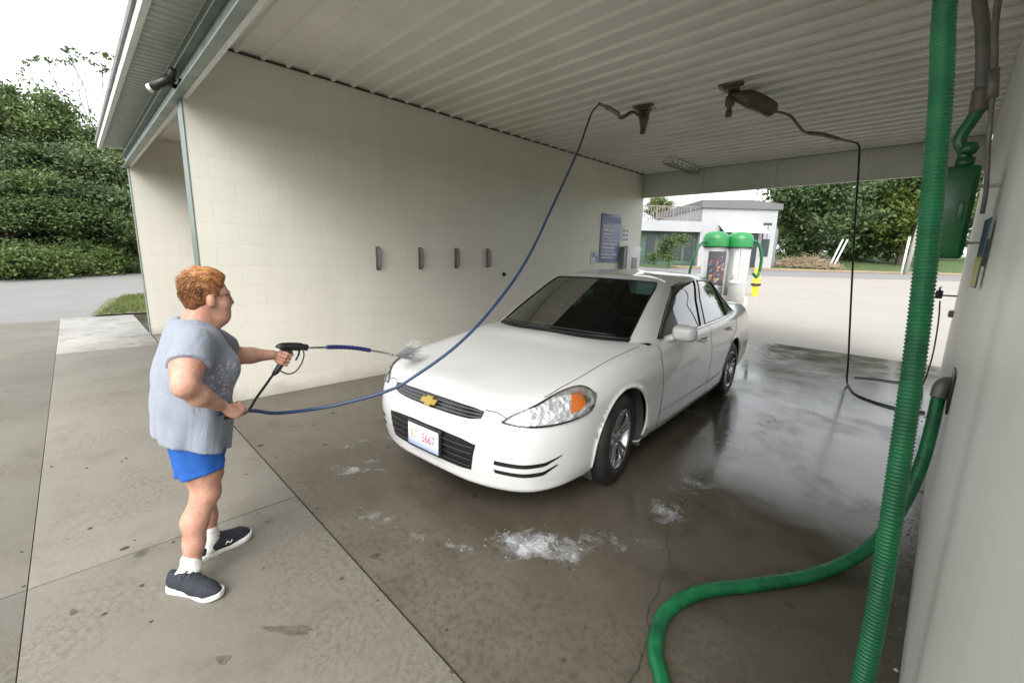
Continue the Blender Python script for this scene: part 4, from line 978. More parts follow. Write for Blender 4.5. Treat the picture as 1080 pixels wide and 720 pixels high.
# small faded print on the chest
sp = t.node('ShaderNodeSeparateXYZ'); t.link(t.coord(), sp.inputs[0]); vo = t.node('ShaderNodeTexVoronoi'); vo.inputs['Scale'].default_value = 55; t.link(t.coord(), vo.inputs['Vector'])
dx = t.math('MULTIPLY', t.math('SUBTRACT', sp.outputs['X'], .06), 5.2); dz = t.math('MULTIPLY', t.math('SUBTRACT', sp.outputs['Z'], 1.0), 10.0)
msk = t.math('LESS_THAN', t.math('ADD', t.math('MULTIPLY',dx,dx), t.math('MULTIPLY',dz,dz)), 1.0)
msk = t.math('MULTIPLY', msk, t.math('GREATER_THAN', sp.outputs['Y'], .055)); msk = t.math('MULTIPLY', msk, t.math('LESS_THAN', vo.outputs['Distance'], .36))
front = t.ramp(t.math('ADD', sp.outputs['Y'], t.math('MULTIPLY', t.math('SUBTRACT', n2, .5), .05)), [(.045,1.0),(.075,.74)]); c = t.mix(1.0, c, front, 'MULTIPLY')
c = t.mix(t.math('MULTIPLY', msk, .6), c, t.ramp(t.noise(30,2),[(.4,(.5,.28,.36)),(.6,(.58,.60,.66))]))
t.set(Base_Color=c, Roughness=.9, Specular_IOR_Level=.15, Sheen_Weight=.2); mp = t.node('ShaderNodeMapping'); mp.inputs['Scale'].default_value = (1.0,1.0,.42); mp.inputs['Rotation'].default_value = (.5,.2,0); t.link(t.coord(), mp.inputs['Vector']); nb = t.bump(t.noise(8,3,.45,mp.outputs[0],.8), .55, .03); t.bump(n1, .2, .002, nb); M['shirt'] = t.m
M['shorts'] = simple('blue_shorts', (.016,.092,.36), .75, var=.2, scale=12, bump=.55, bscale=14, spec=.3)
M['sock'] = simple('white_sock', (.72,.72,.70), .9, bump=.5, bscale=200)
M['shoe'] = simple('shoe_mesh', (.018,.022,.030), .8, bump=.6, bscale=220, var=.3, scale=90)
M['shoe_sole'] = simple('shoe_sole', (.68,.68,.66), .6)
M['eye'] = simple('eye_white', (.6,.57,.54), .2)

PB = Vector((2.66,-.56,0))
person = thing('person', PB, 'woman with short reddish hair in grey T-shirt and blue shorts aiming a spray gun', 'person')
v3 = lambda *a: np.array(a, float)
RS,RE,RW = v3(2.83,-.54,1.172), v3(2.985,-.605,1.035), v3(2.872,-.468,.888)
LS,LE,LW = v3(2.49,-.47,1.17), v3(2.41,-.30,1.01), v3(2.462,-.125,1.000)
RK,RA = v3(2.765,-.555,.43), v3(2.79,-.640,.10)
LK,LA = v3(2.555,-.50,.43), v3(2.585,-.53,.10)
RH,LH = v3(2.735,-.535,.74), v3(2.555,-.515,.74)
HC = v3(2.655,-.435,1.358); hf = v3(-.06,.998,-.02); hf /= np.linalg.norm(hf); hr = np.cross(hf,[0,0,1]); hr /= np.linalg.norm(hr); hu = np.cross(hr,hf)
def hp(r, f, u): return HC+hr*r*.95+hf*f*.89+hu*u
HR = np.stack([hr,hf,hu],1)
B = Field((2.3,-.85,-.02),(3.12,.06,1.56), .0085)
B.stack([(.68,-.545,.16,.11),(.72,-.545,.17,.12),(.85,-.54,.18,.14),(1.0,-.525,.175,.145),(1.12,-.51,.165,.115),(1.2,-.515,.14,.085)], 2.65)
# neck, skull, face
B.cap((2.652,-.515,1.19), hp(0,-.028,-.05), .066, .060, .03)
B.ell(hp(0,-.012,.035), (.072,.085,.088), HR, .02)
B.ell(hp(0,.035,-.03), (.062,.060,.080), HR, .03)
B.cap(hp(-.02,.058,-.088), hp(.02,.058,-.088), .026, .026, .03)
B.cap(hp(0,.03,-.10), (2.652,-.47,1.215), .045, .05, .035)
for s_ in (1,-1):
    B.ell(hp(.040*s_,.058,-.032), (.026,.026,.028), HR, .02)
    B.ell(hp(.080*s_,-.008,-.012), (.011,.020,.032), HR, .008)
    B.cap(hp(.015*s_,.080,.028), hp(.045*s_,.068,.030), .010, .009, .012)
B.chain([hp(0,.083,.018), hp(0,.096,-.008), hp(0,.104,-.026)], [.010,.012,.015], .010)
for s_ in (1,-1): B.ell(hp(.012*s_,.094,-.030), (.009,.010,.008), HR, .008)
B.cap(hp(-.018,.083,-.056), hp(.018,.083,-.056), .008, .008, .007); B.cap(hp(-.016,.082,-.068), hp(.016,.082,-.068), .0085, .0085, .007)
for s_ in (1,-1): B.ell(hp(.030*s_,.080,.010), (.013,.010,.009), HR, .006, sub=True)
# arms
B.chain([RS, RS*.5+RE*.5+v3(.004,-.008,-.010), RE], [.064,.057,.044], .035); B.chain([RE, RE*.62+RW*.38+v3(.004,-.004,-.006), RW], [.043,.042,.028], .03)
B.chain([LS, LS*.5+LE*.5, LE], [.062,.056,.048], .03); B.chain([LE, LE*.6+LW*.4, LW], [.046,.041,.028], .03)
# legs
for H_,K_,A_,o_ in ((RH,RK,RA,1),(LH,LK,LA,-1)):
    B.chain([H_+v3(0,-.02,-.13), (H_+K_)/2+v3(0,-.004,-.02), K_+v3(0,.008,.02)], [.086,.078,.060], .03)
    B.ell(K_+v3(0,.020,.005), (.042,.036,.048), None, .035)
    B.chain([K_, K_*.68+A_*.32+v3(.004*o_,-.022,0), K_*.35+A_*.65+v3(0,-.008,0), A_, A_+v3(0,0,-.05)], [.053,.054,.043,.035,.035], .025)
body_mb = MB(); B.to(body_mb, 0, 2)
# hands: five fingers closing round what they hold
HOSE_C = v3(2.828,-.418,.845); HOSE_A = v3(-.16,.95,.10); HOSE_A /= np.linalg.norm(HOSE_A)
GRIP_C = v3(2.478,-.068,.972); GRIP_A = v3(.02,.50,.86); GRIP_A /= np.linalg.norm(GRIP_A)
def hand(mb, wrist, C, A, pd, rg, turn, lens=(.95,1.0,.98,.85)):
    pd = pd-A*(pd@A); pd /= np.linalg.norm(pd); qd = np.cross(A, pd)*turn
    lo = np.minimum(C,wrist)-.09; hi = np.maximum(C,wrist)+.09; Fd = Field(lo, hi, .0034)
    pc = C+pd*(rg+.013)
    def arc(o, deg, r): a = R(deg); return C+A*o+pd*math.cos(a)*r+qd*math.sin(a)*r
    Fd.ell(pc-qd*.012, (.040,.015,.036), np.stack([A,pd,qd],1), .01)
    Fd.cap(wrist, pc-qd*.022, .025, .020, .02)
    for i,o in enumerate((.031,.0105,-.0105,-.030)):
        f_ = lens[i]; r_ = rg+.0085; rad = [.0095,.0088,.0082,.0072]
        pts = [arc(o,35,r_+.008), arc(o,35+62*f_,r_+.003), arc(o,35+125*f_,r_), arc(o,35+180*f_,r_-.001)]
        Fd.chain(pts, rad, .004)
    Fd.chain([pc+A*.024-qd*.022, arc(.044,-62,rg+.013), arc(.046,-112,rg+.010), arc(.036,-150,rg+.009)], [.016,.012,.0105,.0085], .006)
    return Fd.to(mb, 0, 1)
hand(body_mb, RW, HOSE_C, HOSE_A, v3(.8,-.5,.35), .012, -1)
hand(body_mb, LW, GRIP_C, GRIP_A, v3(-.35,-.8,.2), .019, 1)
body_mb.build('body', M['skin'], person)
# shirt with sleeves
Sh = Field((2.3,-.86,.5),(3.12,-.25,1.33), .008)
def folds(x, y, Z):
    a = np.arctan2(y, x); lowk = np.clip((.98-Z)/.3,0,1)
    return .010*lowk*np.sin(a*7+Z*5)+.004*lowk*np.sin(a*13-Z*11)+.004*np.sin((Z*1.0+x*.8)*42)*np.clip(1-np.abs(Z-.95)/.22,0,1)
Sh.stack([(.56,-.565,.208,.143),(.68,-.562,.210,.146),(.80,-.548,.209,.153),(.90,-.539,.204,.154),(1.0,-.529,.202,.155),(1.08,-.517,.196,.146),(1.15,-.512,.19,.125),(1.2,-.515,.165,.105),(1.245,-.517,.10,.082),(1.27,-.517,.08,.072)], 2.655, .02, folds)
for s_ in (1,-1): Sh.ell((2.655+.085*s_,-.412,1.03), (.085,.060,.075), None, .05)
for S_,E_ in ((RS,RE),(LS,LE)):
    d_ = (E_-S_)/np.linalg.norm(E_-S_)
    Sh.cap(S_+v3(0,0,-.005)-d_*.02, S_+d_*.15, .073, .085, .04)
    X,Y,Z = np.meshgrid(*Sh.ax, indexing='ij', sparse=True)
    t_ = (X-S_[0])*d_[0]+(Y-S_[1])*d_[1]+(Z-S_[2])*d_[2]
    near = np.sqrt((X-S_[0])**2+(Y-S_[1])**2+(Z-S_[2])**2) < .26
    outside = (np.abs(X-2.655) > .20)
    Sh.f = np.where(near & outside, np.maximum(Sh.f, (t_-.118).astype(np.float32)), Sh.f)
Sh.cut((0,-.38/1.07,-1/1.07), -(.685-.38*.58+0)/1.07)      # hem, higher at the back
Sh.ell((2.655,-.485,1.275), (.075,.075,.05), None, .01, sub=True)
mb = MB(); Sh.to(mb, 0, 2); mb.build('shirt', M['shirt'], person)
So_ = Field((2.36,-.84,.46),(2.96,-.3,.86), .008)
So_.stack([(.62,-.545,.165,.11),(.70,-.545,.175,.115),(.80,-.54,.16,.10)], 2.65, .03)
def sh_leg(H_, K_): So_.cap(H_+v3(0,-.022,-.05), H_*.25+K_*.75+v3(0,-.004,0), .092, .104, .035)
sh_leg(RH,RK); sh_leg(LH,LK)
So_.cut((0,.10,-1), -.612); 
X,Y,Z = np.meshgrid(*So_.ax, indexing='ij', sparse=True); So_.f = So_.f+(.0045*np.sin(X*95+Z*14)*np.clip((.66-Z)/.1,0,1)).astype(np.float32)
mb = MB(); So_.to(mb, 0, 2); mb.build('shorts', M['shorts'], person)
# hair: cap with tufts swept up and back
Hh = Field(HC-.17, HC+.19, .006)
Hh.ell(hp(0,-.022,.045), (.079,.087,.086), HR, .02); Hh.ell(hp(0,-.058,-.005), (.064,.050,.070), HR, .03)
Hh.ell(hp(0,.028,.098), (.054,.048,.026), HR, .03); Hh.ell(hp(0,-.02,.118), (.056,.055,.020), HR, .03)
for s_ in (1,-1): Hh.cap(hp(.070*s_,.012,.03), hp(.072*s_,.006,-.005), .014, .008, .015)
X,Y,Z = np.meshgrid(*Hh.ax, indexing='ij')
P_ = np.stack([X,Y,Z],-1)-HC; r_,f_,u_ = P_@hr, P_@hf, P_@hu
Hh.f = Hh.f+(.0022*np.sin(r_*170+u_*40)+.0015*np.sin(r_*310+f_*50)).astype(np.float32)
face = np.maximum(-(f_-.046-.02*np.clip((u_-.02)/.06,0,3)), (u_-.066))       # opening for the face
Hh.f = np.maximum(Hh.f, -np.maximum(face, -.2+0*f_).astype(np.float32))
ear = np.sqrt((f_-.012)**2+(u_+.020)**2)-.026; Hh.f = np.where(np.abs(r_) > .055, np.maximum(Hh.f, -ear.astype(np.float32)), Hh.f)
low_ = (-.062-.25*(f_+.06))-u_; Hh.f = np.maximum(Hh.f, low_.astype(np.float32))
mb = MB(); Hh.to(mb, 0, 1)
for i in range(2600):
    th = random.uniform(0,2*math.pi); ph = math.acos(random.uniform(-.35,1)); n_ = v3(math.sin(ph)*math.cos(th), math.sin(ph)*math.sin(th), math.cos(ph))
    if n_[1] > .42 and n_[2] < .72: continue
    if n_[2] < -.25 and n_[1] > -.3: continue
    if abs(n_[0]) > .7 and n_[2] < .1 and n_[1] > -.25: continue
    p = hp(n_[0]*.082, -.022+n_[1]*.095, .042+n_[2]*.086)
    lift = .10+.16*max(0,n_[2])**2; d_ = hr*n_[0]*lift+hf*(n_[1]*lift-.8*max(.15,n_[2])-.25+random.uniform(-.15,.15))+hu*(n_[2]*lift-.75*(1-max(0,n_[2]))*(1 if n_[2] < .75 else 0)+random.uniform(-.12,.12)); d_ /= np.linalg.norm(d_)
    L = random.uniform(.018,.040)*(1.0 if n_[2] > .5 else .75)
    if n_[2] > .6 and n_[1] > .0: d_ = d_+hu*.38
    mb.tube([p-d_*.004, p+d_*L*.5, p+d_*L+hu*random.uniform(-.008,.004)], [.0020,.0019,.0003], 4)
mb.build('hair', M['hair'], person)
# glasses
mb = MB(); fr = []
for s_ in (1,-1):
    lp = [hp(s_*(.033+.026*math.cos(a)),.094-.010*abs(math.cos(a))*(1 if s_*math.cos(a)*s_>0 else .3),.010+.019*math.sin(a)) for a in np.linspace(0,2*math.pi,24,endpoint=False)]
    mb.tube(lp, .0016, 5, closed=True); mb.tube([hp(.058*s_,.086,.016), hp(.079*s_,.04,.014), hp(.082*s_,-.008,.012), hp(.081*s_,-.022,.0)], .0017, 5)
mb.tube([hp(-.008,.097,.014), hp(0,.1,.017), hp(.008,.097,.014)], .0016, 5)
mb.build('glasses', simple('glasses_frame', (.08,.045,.045), .3), person)
for s_ in (1,-1):
    mb = MB(); mb.lathe([(.0001,.0095),(.006,.0072),(.0095,0),(.006,-.0072),(.0001,-.0095)], hp(.030*s_,.0735,.010), (0,0,1), 12); ey = mb.build('eye', M['eye'], person)
    mb = MB(); mb.lathe([(.0001,.0012),(.004,.0008),(.0045,0)], hp(.030*s_,.0828,.010), hf, 12); mb.build('iris', M['black'], ey)
# socks and shoes
def shoe(heel, toe, ank, mirror):
    heel = np.array(heel,float); toe = np.array(toe,float); d_ = toe-heel; L = np.linalg.norm(d_); d_ /= L; s_ = np.cross(d_,[0,0,1]); u_ = v3(0,0,1)
    at = lambda f,s,u: heel+d_*f*L+s_*s+u_*u
    mb = MB(); Sk = Field(ank-v3(.08,.08,.09), ank+v3(.08,.08,.09), .006); Sk.chain([ank+v3(0,0,.042), ank, at(.22,0,.05)], [.041,.041,.044], .02); Sk.to(mb,0,1); mb.build('sock', M['sock'], person)
    lo = np.minimum(heel,toe)-.09; hi = np.maximum(heel,toe)+.09; lo[2] = -.01; hi[2] = .15
    Fo = Field(lo, hi, .005)
    Fo.chain([at(.13,0,.052), at(.30,0,.058), at(.55,.003*mirror,.045), at(.78,.006*mirror,.036), at(.90,.004*mirror,.030)], [.036,.036,.040,.036,.026], .03)
    Fo.cap(at(.10,0,.06), at(.07,0,.085), .028, .018, .02); Fo.cap(at(.33,0,.072), at(.42,0,.066), .032, .029, .03)
    Fo.ell(ank+v3(0,0,.02)+d_*.004, (.036,.036,.035), None, .008, sub=True); Fo.cut((0,0,-1), -.022)
    mb = MB(); Fo.to(mb,0,2); sh = mb.build('shoe', M['shoe'], person)
    # sole
    pr = [(-.01,.0),(.0,.025),(.08,.036),(.3,.034),(.5,.036),(.7,.047),(.85,.045),(.95,.032),(1.0,.012)]
    out = [(f,w_) for f,w_ in pr]+[(1.005,0)]+[(f,-w_) for f,w_ in pr[::-1]]
    oc = crom([(a,b_,0) for a,b_ in out],4)[:,:2]; mb = MB(); rings = []
    for z_,g in ((.0,.93),(.004,.985),(.018,1.0),(.026,.985),(.0275,.9)):
        rings.append([at(.5+(f-.5)*(.98+.02*g),w_*g,z_+ .012*max(0,f-.8)/.2*(1 if z_ < .01 else .8)) for f,w_ in oc])
    mb.grid(rings); n_ = len(oc); mb.add(rings[0],[tuple(range(n_))]); mb.add(rings[-1],[tuple(range(n_))[::-1]]); mb.build('sole', M['shoe_sole'], sh)
    mb = MB()
    for k in range(5):
        f = .38+.065*k; h_ = .119-.012*k
        mb.tube([at(f,-.026,h_-.022),at(f+.01,-.012,h_-.004),at(f+.015,.012,h_-.004),at(f,.026,h_-.022)], .004, 6)
    mb.tube(crom([at(.38,.0,.108),at(.36,.03,.112),at(.40,.045,.095)],5), .0025, 5); mb.tube(crom([at(.38,.0,.108),at(.37,-.03,.113),at(.42,-.045,.095)],5), .0025, 5)
    mb.build('laces', simple('shoe_lace', (.05,.055,.065), .8), sh)
    mb = MB(); sd_ = .0405
    mb.tube(crom([at(.46,sd_,.045),at(.50,sd_+.003,.058),at(.54,sd_+.002,.045),at(.58,sd_+.004,.056)],5), .0035, 5); mb.build('side_mark', M['sock'], sh)
shoe((2.735,-.722,0),(2.965,-.562,0), RA, 1); shoe((2.60,-.60,0),(2.548,-.335,0), LA, -1)
# ------------------------------------------------------------------ spray gun, hoses, booms
GUNP = Vector((2.485,-.03,.97))
gun = thing('spray_gun', GUNP, 'black trigger spray gun with blue sleeved lance held out towards the car', 'spray gun')
gx = 2.485
mb = MB(); mb.tube(crom([(gx,-.098,1.036),(gx,-.088,1.045),(gx,-.03,1.040),(gx,.03,1.030),(gx,.058,1.021)],5), [.012]+[.021]*5+[.024]*9+[.019]*6, 14)
mb.tube(crom([(gx-.003,-.045,1.02),(gx-.007,-.075,.968),(gx-.003,-.105,.925),(gx+.004,-.127,.900)],5), np.linspace(.020,.016,16), 12); mb.build('gun_body', M['black'], gun)
mb = MB(); mb.tube(crom([(gx,.034,1.008),(gx,.036,.975),(gx,.016,.925),(gx,-.02,.887),(gx,-.06,.882),(gx,-.098,.905)],6), .0042, 6); mb.build('trigger_guard', M['black'], gun)
mb = MB(); mb.tube(crom([(gx,.012,1.015),(gx,.006,.985),(gx,-.012,.955)],5), .006, 6); mb.build('trigger', M['blue_grip'], gun)
mb = MB(); mb.tube(crom([(gx,.05,1.021),(gx,.17,1.009),(gx,.30,.992),(gx,.43,.957),(gx,.52,.932),(gx,.602,.901)],5), .0065, 10); mb.build('lance', M['steel'], gun)
mb = MB(); P_,_ = resample(crom([(gx,.172,1.010),(gx,.25,1.001),(gx,.33,.986),(gx,.40,.968),(gx,.455,.951)],8), .008); mb.tube(P_, [.0135+.0012*math.sin(i*1.9) for i in range(len(P_))], 10); mb.build('lance_sleeve', M['blue_grip'], gun)
mb = MB(); mb.tube([(gx,.595,.904),(gx,.625,.892)], [.009,.007], 10); mb.build('nozzle', M['steel'], gun)

# fan of water from the nozzle: fine streaks and drops
t = NT('water_mist'); tr = t.node('ShaderNodeBsdfTransparent'); df = t.node('ShaderNodeBsdfDiffuse'); df.inputs[0].default_value = (.85,.87,.9,1)
mx = t.node('ShaderNodeMixShader'); mx.inputs[0].default_value = .06; t.link(tr.outputs[0], mx.inputs[1]); t.link(df.outputs[0], mx.inputs[2]); t.link(mx.outputs[0], t.out.inputs['Surface']); M['mist'] = t.m
mb = MB(); n0 = Vector((gx,.628,.890)); ax = Vector((-.28,.50,-.045)).normalized(); u_ = ax.orthogonal().normalized(); w_ = ax.cross(u_)
for i in range(750):
    a = random.uniform(0,2*math.pi); r_ = math.sqrt(random.random())*.27; L = random.uniform(.05,.44); L0 = random.uniform(.0,.22)
    d_ = (ax+u_*math.cos(a)*r_+w_*math.sin(a)*r_).normalized(); L1 = min(.44, L0+L*.5)
    mb.tube([n0+d_*L0, n0+d_*(L0+L1)/2-Vector((0,0,.004)), n0+d_*L1-Vector((0,0,.012))], [.001,.0028*(.4+L1*2.2),.0035*(.4+L1*2.2)], 4, cap=False)
for i in range(500):
    q = n0+ax*random.uniform(.30,.55)+u_*random.gauss(0,.07)+w_*random.gauss(0,.07); r_ = random.uniform(.0015,.004)
    mb.add([q+Vector((r_,0,0)),q-Vector((r_,0,0)),q+Vector((0,r_,0)),q-Vector((0,r_,0)),q+Vector((0,0,r_)),q-Vector((0,0,r_))],[(0,2,4),(2,1,4),(1,3,4),(3,0,4),(2,0,5),(1,2,5),(3,1,5),(0,3,5)],0,True)
mb.build('water_spray', M['mist'], kind='stuff')

hose = thing('pressure_hose', (2.8,-.36,0), 'long blue pressure hose running from a ceiling boom past the hood to the right hand', 'hose')
mb = MB(); hp_ = crom([(2.855,-.55,.83),(2.842,-.49,.838),(2.828,-.418,.843),(2.76,-.30,.79),(2.70,-.19,.735),(2.735,.03,.722),(2.86,.22,.770),(2.938,.33,.812),(2.997,.42,.865),(3.078,.70,1.043),(3.10,.98,1.263),(3.03,1.35,1.56),(2.843,1.85,2.01),(2.59,2.45,2.535),(2.36,2.93,2.98),(2.262,3.19,3.15)],12)
mb.tube(hp_, .0095, 10); mb.build('blue_line', M['blue_hose'], hose)
mb = MB(); wp = crom([(2.488,-.125,.902),(2.50,-.150,.885),(2.56,-.195,.865),(2.66,-.276,.825),(2.75,-.336,.800),(2.80,-.40,.80),(2.83,-.50,.815)],10); mb.tube(wp, .0072, 8)
mb.tube([(2.484,-.118,.912),(2.492,-.138,.893)], .012, 10); mb.build('gun_whip', M['black'], hose)

def boom(name, label, plate, parts, mats):
    b_ = thing(name, plate, label, 'ceiling boom', 'ceiling booms'); x,y,z = plate
    mb = MB(); mb.obox((x,y,z-.012),(.24,.20,.02), Matrix.Rotation(R(12),3,'Z'), bev=.004); mb.obox((x,y,z-.035),(.15,.12,.03), Matrix.Rotation(R(12),3,'Z'), bev=.004); mb.build('ceiling_plate', M['boom'], b_)
    mb = MB(); mb.tube([(x,y,z-.05),(x,y,z-.30)], [.030,.024], 14); mb.tube([(x,y,z-.11),(x,y,z-.20)], .048, 14); mb.tube([(x,y,z-.25),(x,y,z-.31)], .033, 12)
    mb.build('swivel', M['boom'], b_); return b_
CZ = CH-.002
b1 = boom('ceiling_boom', 'short ceiling boom with zigzag spring arm carrying the blue hose', (2.13,4.34,CZ), None, None)
mb = MB(); bp,_ = resample(crom([(2.13,4.33,3.28),(2.06,4.20,3.35),(2.045,4.05,3.27),(2.06,3.93,3.225),(2.10,3.78,3.235),(2.20,3.38,3.19),(2.262,3.19,3.155)],8), .008)
mb.tube(bp, [.015+.007*(math.sin(i*1.25) > 0)*(0 if i > len(bp)*.42 else 1)+(.010 if .45 < i/len(bp) < .78 else 0) for i in range(len(bp))], 8); mb.build('spring_arm', M['boom'], b1)
mb = MB(); mb.prism([(2.06,3.37),(2.20,3.37),(2.185,3.26),(2.15,3.12),(2.125,3.12),(2.09,3.24)][::-1], 4.32, 4.36, fn=lambda a,b_,z:(a,z,b_)); mb.build('bracket', M['boom'], b1)
b2 = boom('ceiling_boom', 'ceiling boom with thick wrapped arm carrying the black drop hose', (3.15,4.33,CZ), None, None)
mb = MB(); bp = crom([(3.15,4.33,3.34),(3.21,4.40,3.325),(3.28,4.46,3.305),(3.38,4.54,3.262),(3.47,4.64,3.205),(3.50,4.68,3.188)],6); mb.tube(bp, np.interp(np.linspace(0,1,len(bp)),[0,.15,.45,.8,.95,1],[.03,.055,.088,.080,.050,.018]), 14); mb.build('wrapped_arm', M['boom'], b2)
mb = MB(); bp = crom([(3.49,4.67,3.19),(3.577,4.95,3.192),(3.62,5.2,3.125),(3.652,5.4,3.097),(3.76,5.7,3.115),(3.878,6.0,3.104),(3.99,6.27,3.10)],8); mb.tube(bp, [.015+(.010 if .52 < i/len(bp) < .8 else 0) for i in range(len(bp))], 8); mb.build('arm_rod', M['boom'], b2)
dh = thing('drop_hose', (4.34,6.4,0), 'thin black hose hanging from the wrapped ceiling boom to the wet floor', 'hose')
mb = MB(); mb.tube(crom([(3.99,6.27,3.10),(4.03,6.33,3.08),(4.055,6.37,2.94),(4.12,6.385,2.2),(4.22,6.395,1.2),(4.31,6.395,.35),(4.335,6.38,.08),(4.38,6.25,.016),(4.537,5.805,.0125),(4.868,5.566,.0125),(5.145,5.62,.0125)],10), .0115, 8); mb.build('hose_line', M['rubber'], dh)
mb = MB(); mb.tube(crom([(4.36,6.90,.012),(4.58,7.0,.012),(4.80,7.06,.012),(5.0,7.09,.012),(5.075,7.12,.04),(5.105,7.3,.406),(5.09,7.45,.85),(5.06,7.5,1.14)],10), .009, 8); mb.build('hose_tail', M['rubber'], dh)
hk = thing('hose_hook', (W,7.55,1.24), 'small black hose hook high on the grey right wall with thin cord below', 'hook')
mb = MB(); mb.box((5.0,7.48,1.17),(5.075,7.58,1.28), bev=.012); mb.box((5.075,7.51,1.205),(W-.002,7.53,1.225), bev=.004); mb.tube(crom([(5.04,7.50,1.28),(5.03,7.49,1.31),(5.05,7.49,1.33)],5), .010, 8); mb.build('hook_body', M['black'], hk)
ob = thing('outlet_box', (W,7.4,.98), 'tiny dark electrical box low on the grey right wall below the hose hook', 'outlet box')
mb = MB(); mb.box((W-.05,7.32,.94),(W-.002,7.42,1.03), bev=.008); mb.build('box', M['panel_grey'], ob); mb = MB(); mb.box((W-.056,7.34,.955),(W-.0505,7.40,1.015)); mb.build('cover', M['black'], ob)

# big corrugated vacuum hose
vh = thing('vacuum_hose', (5.0,.45,0), 'thick green corrugated hose hanging beside the right wall and looping over the wet floor', 'hose')
path = crom([(4.905,.93,3.38),(4.945,.90,2.85),(4.991,.86,2.289),(5.009,.84,2.141),(5.027,.82,1.993),(5.055,.77,1.694),(5.079,.71,1.394),(5.096,.65,1.091),(5.112,.60,.778),(5.118,.56,.566),(5.117,.50,.32),(5.09,.41,.12),(5.0,.26,.055),(4.86,.22,.038),(4.70,.33,.032),(4.596,.505,.032),(4.513,.609,.032),(4.464,.725,.032),(4.446,.87,.032),(4.507,1.085,.032),(4.682,1.344,.032),(4.834,1.582,.032),(4.945,1.80,.05),(5.035,1.98,.11),(5.095,2.13,.21),(5.14,2.27,.36),(5.165,2.37,.54),(5.172,2.44,.72),(5.172,2.48,.86),(5.175,2.49,.905)],14)
P_,S_ = resample(path, .0022)
mb = MB(); tot = S_[-1]
def ridge(s): 
    k = (s % .0105)/.0105; return .5+.5*math.cos(2*math.pi*k)
amp = np.interp(S_, [0,3.0,3.6,tot],[.0036,.0036,.0018,.0016])
mb.tube(P_, [.0228+a*ridge(s)+.0075*min(1,max(0,(s-3.0)/.4)) for s,a in zip(S_,amp)], 18); mb.build('corrugated_tube', M['green_hose'], vh)
pt = thing('vacuum_port', (W,2.5,.93), 'square black wall port with grey cuff where the green hose plugs in', 'wall port')
mb = MB(); mb.box((W-.012,2.34,.82),(W-.002,2.66,1.03), bev=.004); mb.build('port_plate', M['black'], pt)
mb = MB(); cp_ = crom([(W-.004,2.52,.955),(5.195,2.515,.955),(5.178,2.50,.94),(5.174,2.49,.91),(5.172,2.485,.875)],5); mb.tube(cp_, [.038]*len(cp_), 18); mb.build('cuff', M['grey_pipe'], pt)

# green motor box, its riser pipe and conduit on the right wall
gb = thing('vacuum_motor_box', (5.04,2.35,1.63), 'dark green metal box mounted on the right wall behind the hanging hose', 'machine box')
mb = MB(); mb.box((4.965,2.22,1.635),(5.14,2.52,2.075), bev=.018); mb.build('housing', M['green_box'], gb)
mb = MB(); mb.box((4.98,2.212,1.66),(5.125,2.2195,2.05), bev=.003); mb.box((5.09,2.205,1.82),(5.11,2.2115,1.90), bev=.003); mb.build('door', M['green_box'], gb)
mb = MB(); mb.box((5.14,2.36,1.71),(W-.002,2.40,1.722)); mb.box((5.14,2.36,1.985),(W-.002,2.40,1.997)); mb.build('bracket', M['wall_r'], gb)
mb = MB(); mb.tube([(5.075,2.3,2.07),(5.078,2.3,2.12)], .036, 16); e_ = crom([(5.078,2.3,2.10),(5.066,2.3,2.155),(5.044,2.3,2.19),(5.046,2.3,2.235),(5.066,2.3,2.285),(5.086,2.3,2.34)],6); mb.tube(e_, .027, 14); mb.lathe([(0,.032),(.026,.026),(.037,0),(.026,-.026),(0,-.032)], (5.082,2.285,2.160), (0,0,1), 16); mb.build('elbow', M['green_box'], gb)
rp = thing('riser_pipe', (5.08,2.3,2.3), 'fat grey riser pipe above the green box going up to the ceiling', 'pipe')
mb = MB(); r_ = crom([(5.086,2.3,2.345),(5.084,2.3,2.42),(5.076,2.3,2.47),(5.062,2.3,2.573),(5.035,2.3,2.72),(5.0,2.3,2.9),(4.99,2.3,3.42)],8); mb.tube(r_, .027, 14); mb.build('pipe', M['grey_pipe'], rp)
mb = MB(); mb.tube(crom([(5.087,2.3,2.33),(5.086,2.3,2.36),(5.083,2.3,2.43)],4), .036, 16); mb.build('coupling', M['boom'], rp)
cdt = thing('conduit', (W,2.12,1.8), 'thin grey conduit clamped to the wall beside the riser pipe', 'conduit')
mb = MB(); c_ = crom([(5.174,2.2,1.846),(5.168,2.15,1.947),(5.142,2.1,2.145),(5.121,2.1,2.345),(5.112,2.1,2.42),(5.101,2.1,2.502),(5.074,2.1,2.731),(5.06,2.1,3.42)],8); mb.tube(c_, np.interp(np.linspace(0,1,len(c_)),[0,.4,.45,1],[.009,.009,.013,.013]), 10); mb.build('tube', M['grey_pipe'], cdt)
mb = MB(); mb.tube([(5.123,2.1,2.33),(5.108,2.1,2.45)], .019, 12); mb.build('clamp', M['grey_pipe'], cdt)
sg_ = thing('wall_sign', (W,2.1,1.66), 'small sign on the right wall with dark blue top and yellow bottom', 'sign')
mb = MB(); mb.obox((5.196,2.1,1.657),(.005,.20,.31), Matrix.Rotation(R(3.5),3,'Z'), bev=.001); mb.build('sign_panel', simple('sign_slate', (.06,.09,.14), .4), sg_)
mb = MB(); mb.obox((5.1925,2.1,1.575),(.004,.19,.13), Matrix.Rotation(R(3.5),3,'Z')); mb.build('yellow_band', simple('sign_yellow', (.45,.40,.07), .45, var=.25, scale=30), sg_)
mb = MB(); mb.box((5.20,2.04,1.6),(W-.002,2.16,1.72)); mb.build('backing_block', M['grey_pipe'], sg_)

